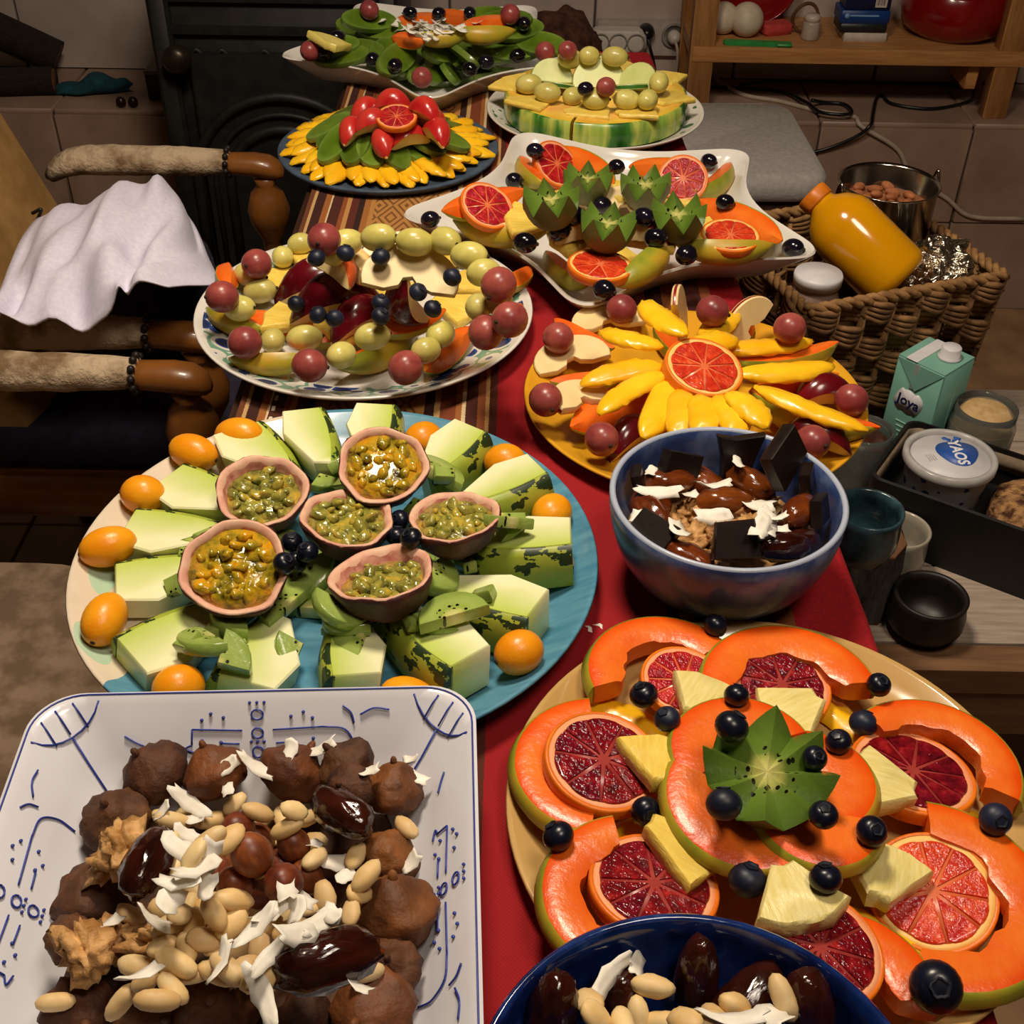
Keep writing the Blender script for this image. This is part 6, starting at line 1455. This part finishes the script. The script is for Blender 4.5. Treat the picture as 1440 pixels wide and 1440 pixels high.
for x, y, m_, lb in [(500, 255, RG[1], 'red grape at the back of the watermelon plate'), (695, 440, RG[1], 'red grape between honeydew slices on the watermelon'), (590, 450, BG, 'black grape between honeydew slices on the watermelon')]:
    settle('red_grape' if m_ is not BG else 'black_grape', m_, *W3(x, y), (0, 0, 20), 1.0, sink=.002, label=lb, cat='grape')

# ------------------------------------------------------------------ far star platter: green slices, papaya, coconut
C = (-.112, 1.688)
zone(*TBL, PL['starK'].name)
for k in range(30):
    a = k * 2.399; r = .088 * math.sqrt((k + .5) / 30)
    p = Vector((C[0] + r * cos(a), C[1] + r * sin(a), 0)); g = ground(p.x, p.y)
    o = build('kiwi_slice', KO[2], T(p.x, p.y, g + .003, rr(8), rr(8), k * 40, s=1.1), 'long green kiwi slice layered on the far star platter', 'kiwi', 'green slices on the far star platter'); register(o)
for x, y, rx, rz in [(470, 140, 20, 10), (560, 200, 25, -20), (590, 260, 25, 60), (690, 320, 30, 70), (760, 340, 30, 75), (830, 350, 30, 80), (910, 360, 30, 95), (1000, 260, 25, 120), (1080, 265, 25, 130), (1150, 260, 25, 20), (1260, 250, 20, 10), (1100, 90, 20, -10), (1370, 225, 20, -30), (1240, 150, 20, 10), (430, 260, 20, 10), (360, 285, 15, -5), (310, 235, 15, 0), (880, 255, 30, 50), (970, 280, 30, 120), (560, 150, 20, -25), (640, 300, 30, 60), (1180, 110, 15, 10), (500, 105, 20, 20)]:
    settle('kiwi_slice', KO[2], *K2(x, y), (rx * 1.6, rr(8), rz), 1.1, sink=.004, label='long green kiwi slice layered on the far star platter', cat='kiwi', group='green slices on the far star platter')
for x, y, v, rx, rz in [(750, 100, 1, 40, 20), (700, 205, 3, 50, -20), (860, 190, 1, -60, 5), (950, 90, 1, 50, -30), (1090, 120, 1, 40, 30), (1080, 172, 0, -70, 8)]:
    settle('papaya_wedge', PB[v], *K2(x, y), (rx, 0, rz), 1.0, sink=.004, label='papaya wedge around the coconut on the far platter', cat='papaya', group='papaya wedges on the far star platter')
for k in range(34):
    x, y = 780 + R_.gauss(0, 95), 138 + R_.gauss(0, 24)
    settle('coconut_flake', FL[k % 4], *K2(x, y), (rr(25), rr(25), R_.uniform(0, 360)), 1.0, sink=.001, label='white coconut flake heaped on the far star platter', cat='coconut flake', group='coconut heap on the far star platter')
for x, y in [(705, 65), (1010, 65), (340, 190), (270, 270), (520, 300), (630, 332), (1010, 350), (1090, 312), (1250, 282), (1285, 120), (855, 68)]:
    settle('black_grape', BG, *K2(x, y), (rr(10), rr(10), R_.uniform(0, 360)), 1.1, sink=.002, label='black grape on the far star platter', cat='grape', group='black grapes on the far star platter')
for x, y in [(500, 50), (1215, 72), (200, 258), (770, 392), (1390, 262)]:
    settle('red_grape', RG[1], *K2(x, y), (0, rr(10), R_.uniform(0, 360)), 1.15, sink=.002, label='red grape in a tip of the far star platter', cat='grape', group='red grapes on the far star platter')
settle('pear_chunk', pine_piece(.036, 80, .010, m_pear, 7), *K2(300, 215), (20, 0, 100), 1.0, label='pale yellow pear chunk in the far platter tip', cat='pear')
# ------------------------------------------------------------------ blue bowl: dates, walnuts, chocolate, coconut
def lump_bed(R, z, mat, amp, seed, n=30, square=None):
    V = []; Fc = []
    rows = 14
    for i in range(rows + 1):
        r = R * i / rows
        for j in range(n):
            a = 2 * pi * j / n; k = 1
            if square: k = 1 / max(abs(cos(a)), abs(sin(a))) ** .75
            x, y = r * k * cos(a), r * k * sin(a)
            V.append((x, y, z + amp * noise.noise(Vector((x * 70, y * 70, seed))) + amp * .6 * noise.noise(Vector((x * 160, y * 160, seed))) - (.004 if i == rows else 0)))
    for i in range(rows):
        for j in range(n): Fc.append((i * n + j, i * n + (j + 1) % n, (i + 1) * n + (j + 1) % n, (i + 1) * n + j))
    b = len(V); V.append((0, 0, z - .02)); Fc += [(rows * n + j, rows * n + (j + 1) % n, b) for j in range(n)]
    return mk('bed', V, Fc, mat)
zone(*TBL, PL['bowlE'].name)
def B3(x, y): return 840 + x / 2.4, 560 + y / 2.4
p = PL['bowlE'].location
bed = tag(ob('walnut_crumbs', lump_bed(.0665, .040, m_waln, .003, 3), None, T(p.x, p.y, p.z)), 'bed of walnut crumbs filling the blue mottled bowl', 'walnuts', kind='stuff'); register(bed)
LB = {'d': 'shiny brown date in the blue mottled bowl', 'w': 'walnut kernel in the blue mottled bowl', 'c': 'white coconut flake on the walnuts in the blue bowl', 'h': 'broken dark chocolate piece in the blue mottled bowl'}
for x, y in [(270, 390), (330, 330), (390, 430), (455, 440), (240, 425), (490, 340), (520, 400), (400, 500), (600, 430), (330, 450), (560, 300), (430, 480), (500, 470)]:
    settle('walnut_kernel', WN[R_.randrange(3)], *B3(x, y), (rr(30), rr(30), R_.uniform(0, 360)), .85, soft=1, clip=(p.x, p.y, .069, p.z + .058), sink=.005, label=LB['w'], cat='walnut', group='walnuts in the blue bowl')
for x, y, v, rz, ry in [(350, 190, 0, -35, 10), (135, 310, 1, 70, 0), (235, 280, 0, 10, 0), (520, 265, 1, -50, 0), (430, 330, 0, 5, 0), (665, 375, 1, 80, 10), (765, 395, 0, 55, 10), (690, 490, 1, 25, 0), (300, 520, 0, -30, 0), (640, 545, 1, 10, 0), (150, 390, 0, -60, 0)]:
    settle('date', (DTA if v == 0 or x < 600 else DT)[v], *B3(x, y), (rr(20), ry, rz), 1.0, soft=1, clip=(p.x, p.y, .069, p.z + .058), sink=.005, label=LB['d'], cat='date', group='dates in the blue bowl')
for x, y, v, rot, s in [(200, 185, 1, (70, 20, 30), .9), (680, 245, 1, (60, -20, 60), 1.0), (185, 455, 1, (40, 0, -35), .8), (455, 530, 2, (50, 0, 0), 1.2), (815, 410, 2, (70, 20, 60), .9), (770, 300, 2, (75, 10, 70), .9), (85, 270, 2, (70, 10, 80), .8)]:
    settle('chocolate_piece', CH[v], *B3(x, y), rot, s, soft=1, clip=(p.x, p.y, .074, p.z + .060), sink=.009, label=LB['h'], cat='chocolate', group='chocolate pieces in the blue bowl')
settle('chocolate_piece', CH[0], *B3(490, 110), (78, 4, 8), .95, soft=1, clip=(p.x, p.y, .074, p.z + .060), sink=.009, label='tall dark chocolate shard standing up at the bowl rim', cat='chocolate')
for x, y, v, s in [(400, 255, 2, 1.3), (475, 228, 0, 1), (205, 342, 2, 1.5), (320, 295, 1, 1.1), (545, 330, 0, 1.4), (585, 365, 1, 1.3), (560, 480, 1, 1.8), (535, 510, 0, 1.5), (270, 465, 1, 1.4), (120, 400, 3, 1.2), (182, 255, 3, 1.2), (395, 372, 0, 1.5), (600, 470, 3, 1.2), (620, 440, 1, 1)]:
    settle('coconut_flake', FL[v], *B3(x, y), (rr(30), rr(30), R_.uniform(0, 360)), s * .72, clip=(p.x, p.y, .069, p.z + .064), sink=.001, label=LB['c'], cat='coconut flake', group='coconut flakes in the blue bowl')

# ------------------------------------------------------------------ square dish: figs, dates, nuts, coconut
zone(*TBL, PL['dish'].name)
def D4(x, y): return x / 2.057, 950 + y / 2.057
m_bedn = M('nut_crumbs', '#6b4526', '#3a2112', rough=.8, scale=60, detail=4, bump=.6)
bed = tag(ob('nut_crumbs', lump_bed(.079, .014, m_bedn, .003, 8, 40, True), None, dish.matrix_basis.copy()), 'dark nut crumbs filling the square dish under the nuts', 'nuts', kind='stuff'); register(bed)
for i, (x, y, v, s) in enumerate([(450, 280, 0, 1.1), (625, 285, 1, 1.05), (840, 285, 1, 1.1), (1000, 265, 0, 1.0), (1140, 330, 1, 1.0), (335, 420, 0, 1.1), (280, 640, 2, 1.25), (1125, 530, 1, .95), (1150, 680, 1, 1.2), (1135, 850, 0, .85), (290, 860, 0, 1.1), (230, 980, 2, 1.05), (625, 960, 2, 1.25), (1080, 970, 1, 1.2), (420, 985, 0, 1.0), (880, 1000, 0, .95), (1010, 330, 0, .8), (200, 760, 2, .7)]):
    settle('dried_fig', FG[v], *D4(x, y), (rr(60), rr(60), R_.uniform(0, 360)), s, sink=.003, label='amber brown dried fig at the edge of the square dish' if v == 1 else 'dark brown wrinkled dried fig at the edge of the square dish', cat='fig', group='dried figs in the square dish')
def heap(seq, name, protos, label, cat, group, s=1.0, tilt=35, sink=.002):
    for x, y in seq: settle(name, protos[R_.randrange(len(protos))], *D4(x, y), (rr(tilt), rr(tilt), R_.uniform(0, 360)), s * R_.uniform(.92, 1.1), sink=sink, label=label, cat=cat, group=group)
heap([(330, 530), (330, 765), (440, 770), (700, 790), (370, 500), (560, 720), (250, 800)], 'walnut_kernel', WN, 'walnut kernel among the nuts in the square dish', 'walnut', 'walnuts in the square dish')
base = [(600 + 70 * (i % 7) + 20 * (j % 2) - 130, 420 + 62 * j + rr(12)) for j in range(8) for i in range(7)]
heap(base, 'peanut', PNT, 'blanched cream peanut in the square dish', 'peanut', 'peanuts in the square dish', .88)
heap([(745, 480), (690, 555), (620, 570), (810, 555), (690, 440), (850, 490), (750, 620), (680, 605), (890, 580), (765, 570), (730, 520), (820, 600)], 'hazelnut', [HZ], 'round brown hazelnut in the middle of the square dish', 'hazelnut', 'hazelnuts in the square dish', 1.05)
heap([(745, 395), (830, 440), (680, 370), (660, 475), (500, 420), (605, 475), (510, 545), (910, 530), (1030, 520), (940, 640), (1040, 630), (1015, 685), (1060, 580), (675, 650), (520, 690), (590, 765), (670, 720), (510, 830), (390, 840), (420, 885), (350, 945), (160, 945), (500, 905), (660, 850), (870, 760), (800, 825), (380, 695), (1175, 440), (850, 390), (560, 520), (620, 690), (730, 880), (1060, 860), (455, 940), (770, 860)], 'peanut', PNT, 'blanched cream peanut in the square dish', 'peanut', 'peanuts in the square dish', .95)
for x, y, v, rot, s, lb in [(430, 540, 1, (0, 8, 82), 1.08, 'dark date lying along one side of the square dish'), (990, 395, 0, (0, -6, -38), 1.08, 'glossy date beside the figs in the square dish'), (945, 825, 0, (0, 6, 22), 1.22, 'large shiny reddish date across the nuts in the square dish')]:
    settle('date', DT[v], *D4(x, y), rot, s, sink=.005, label=lb, cat='date')
cf = [(550, 370, 2), (540, 460, 0), (600, 520, 1), (520, 600, 0), (600, 610, 1), (440, 705, 0), (830, 620, 0), (880, 645, 1), (780, 690, 2), (920, 720, 0), (990, 540, 0), (740, 265, 2), (840, 215, 1), (930, 212, 0), (1070, 275, 1), (1210, 295, 3), (490, 650, 1), (780, 810, 2), (640, 830, 2), (420, 860, 2), (760, 925, 2), (570, 560, 0), (470, 390, 3), (1190, 540, 3), (1040, 900, 3), (1190, 235, 3), (860, 680, 1), (1000, 580, 1), (660, 260, 3), (560, 420, 1), (320, 715, 3), (850, 750, 0), (910, 490, 3), (660, 330, 3), (520, 500, 0), (740, 730, 2), (960, 690, 1)]
for x, y, v in cf:
    settle('coconut_flake', FL[v], *D4(x, y), (rr(40), rr(40), R_.uniform(0, 360)), R_.uniform(.65, .95), sink=.001, label='white coconut flake on the nuts in the square dish', cat='coconut flake', group='coconut flakes in the square dish')

# ------------------------------------------------------------------ navy bowl in front
zone(*TBL, PL['bowlB'].name)
def B7(x, y): return 660 + x / 1.846, 1200 + y / 1.846
p = PL['bowlB'].location
bed = tag(ob('nut_crumbs', lump_bed(.058, .013, M('dark_nut_crumbs', '#2a170d', '#140a06', rough=.7, scale=60), .004, 5), None, T(p.x, p.y, p.z)), 'dark crumbs filling the navy bowl under the dates', 'nuts', kind='stuff'); register(bed)
for x, y, rot, v, s in [(590, 335, (0, -74, 95), 0, (1.35, 1.0, 1.0)), (215, 410, (0, -66, 60), 1, 1.05), (385, 410, (0, -64, 80), 0, 1.1), (880, 405, (0, -70, 110), 1, 1.1), (720, 390, (0, -20, 40), 1, 1.15)]:
    settle('date', DT[v], *B7(x, y), rot, s, sink=.004, label='dark date standing upright in the navy bowl', cat='date', group='dates in the navy bowl')
for x, y in [(475, 345), (310, 385), (330, 425), (690, 395), (640, 432), (815, 375), (440, 432), (620, 440), (500, 440), (560, 435), (740, 440), (400, 450)]:
    settle('peanut', PNT[R_.randrange(3)], *B7(x, y), (rr(50), rr(50), R_.uniform(0, 360)), 1.1, sink=.002, label='cream peanut between the dates in the navy bowl', cat='peanut', group='peanuts in the navy bowl')
for x, y in [(435, 292), (360, 322), (790, 425), (680, 430)]:
    settle('coconut_flake', FL[R_.randrange(4)], *B7(x, y), (rr(50), rr(50), R_.uniform(0, 360)), 1.0, sink=.001, label='coconut flake in the navy bowl', cat='coconut flake', group='coconut flakes in the navy bowl')
zone(*TBL)
# stray flake on the cloth by the melon plate, brown bundle at the table end
settle('coconut_flake', FL[3], 836, 884, (5, 5, 20), .8, label='stray coconut flake on the cloth between the plates', cat='coconut flake')
c = aty(792, 60, 2.43)
bd = ball(.078, .055, .088, M('brown_loaf', '#5a3524', '#33190f', rough=.95, scale=60, detail=5, bump=1.0, bdist=.005), 30, 18, amp=.30, freq=2.5, seed=3)
build('rustic_loaf', bd, T(c.x, 2.43, ZL + .086), 'dark brown lumpy loaf on the ledge behind the platters', 'bread')
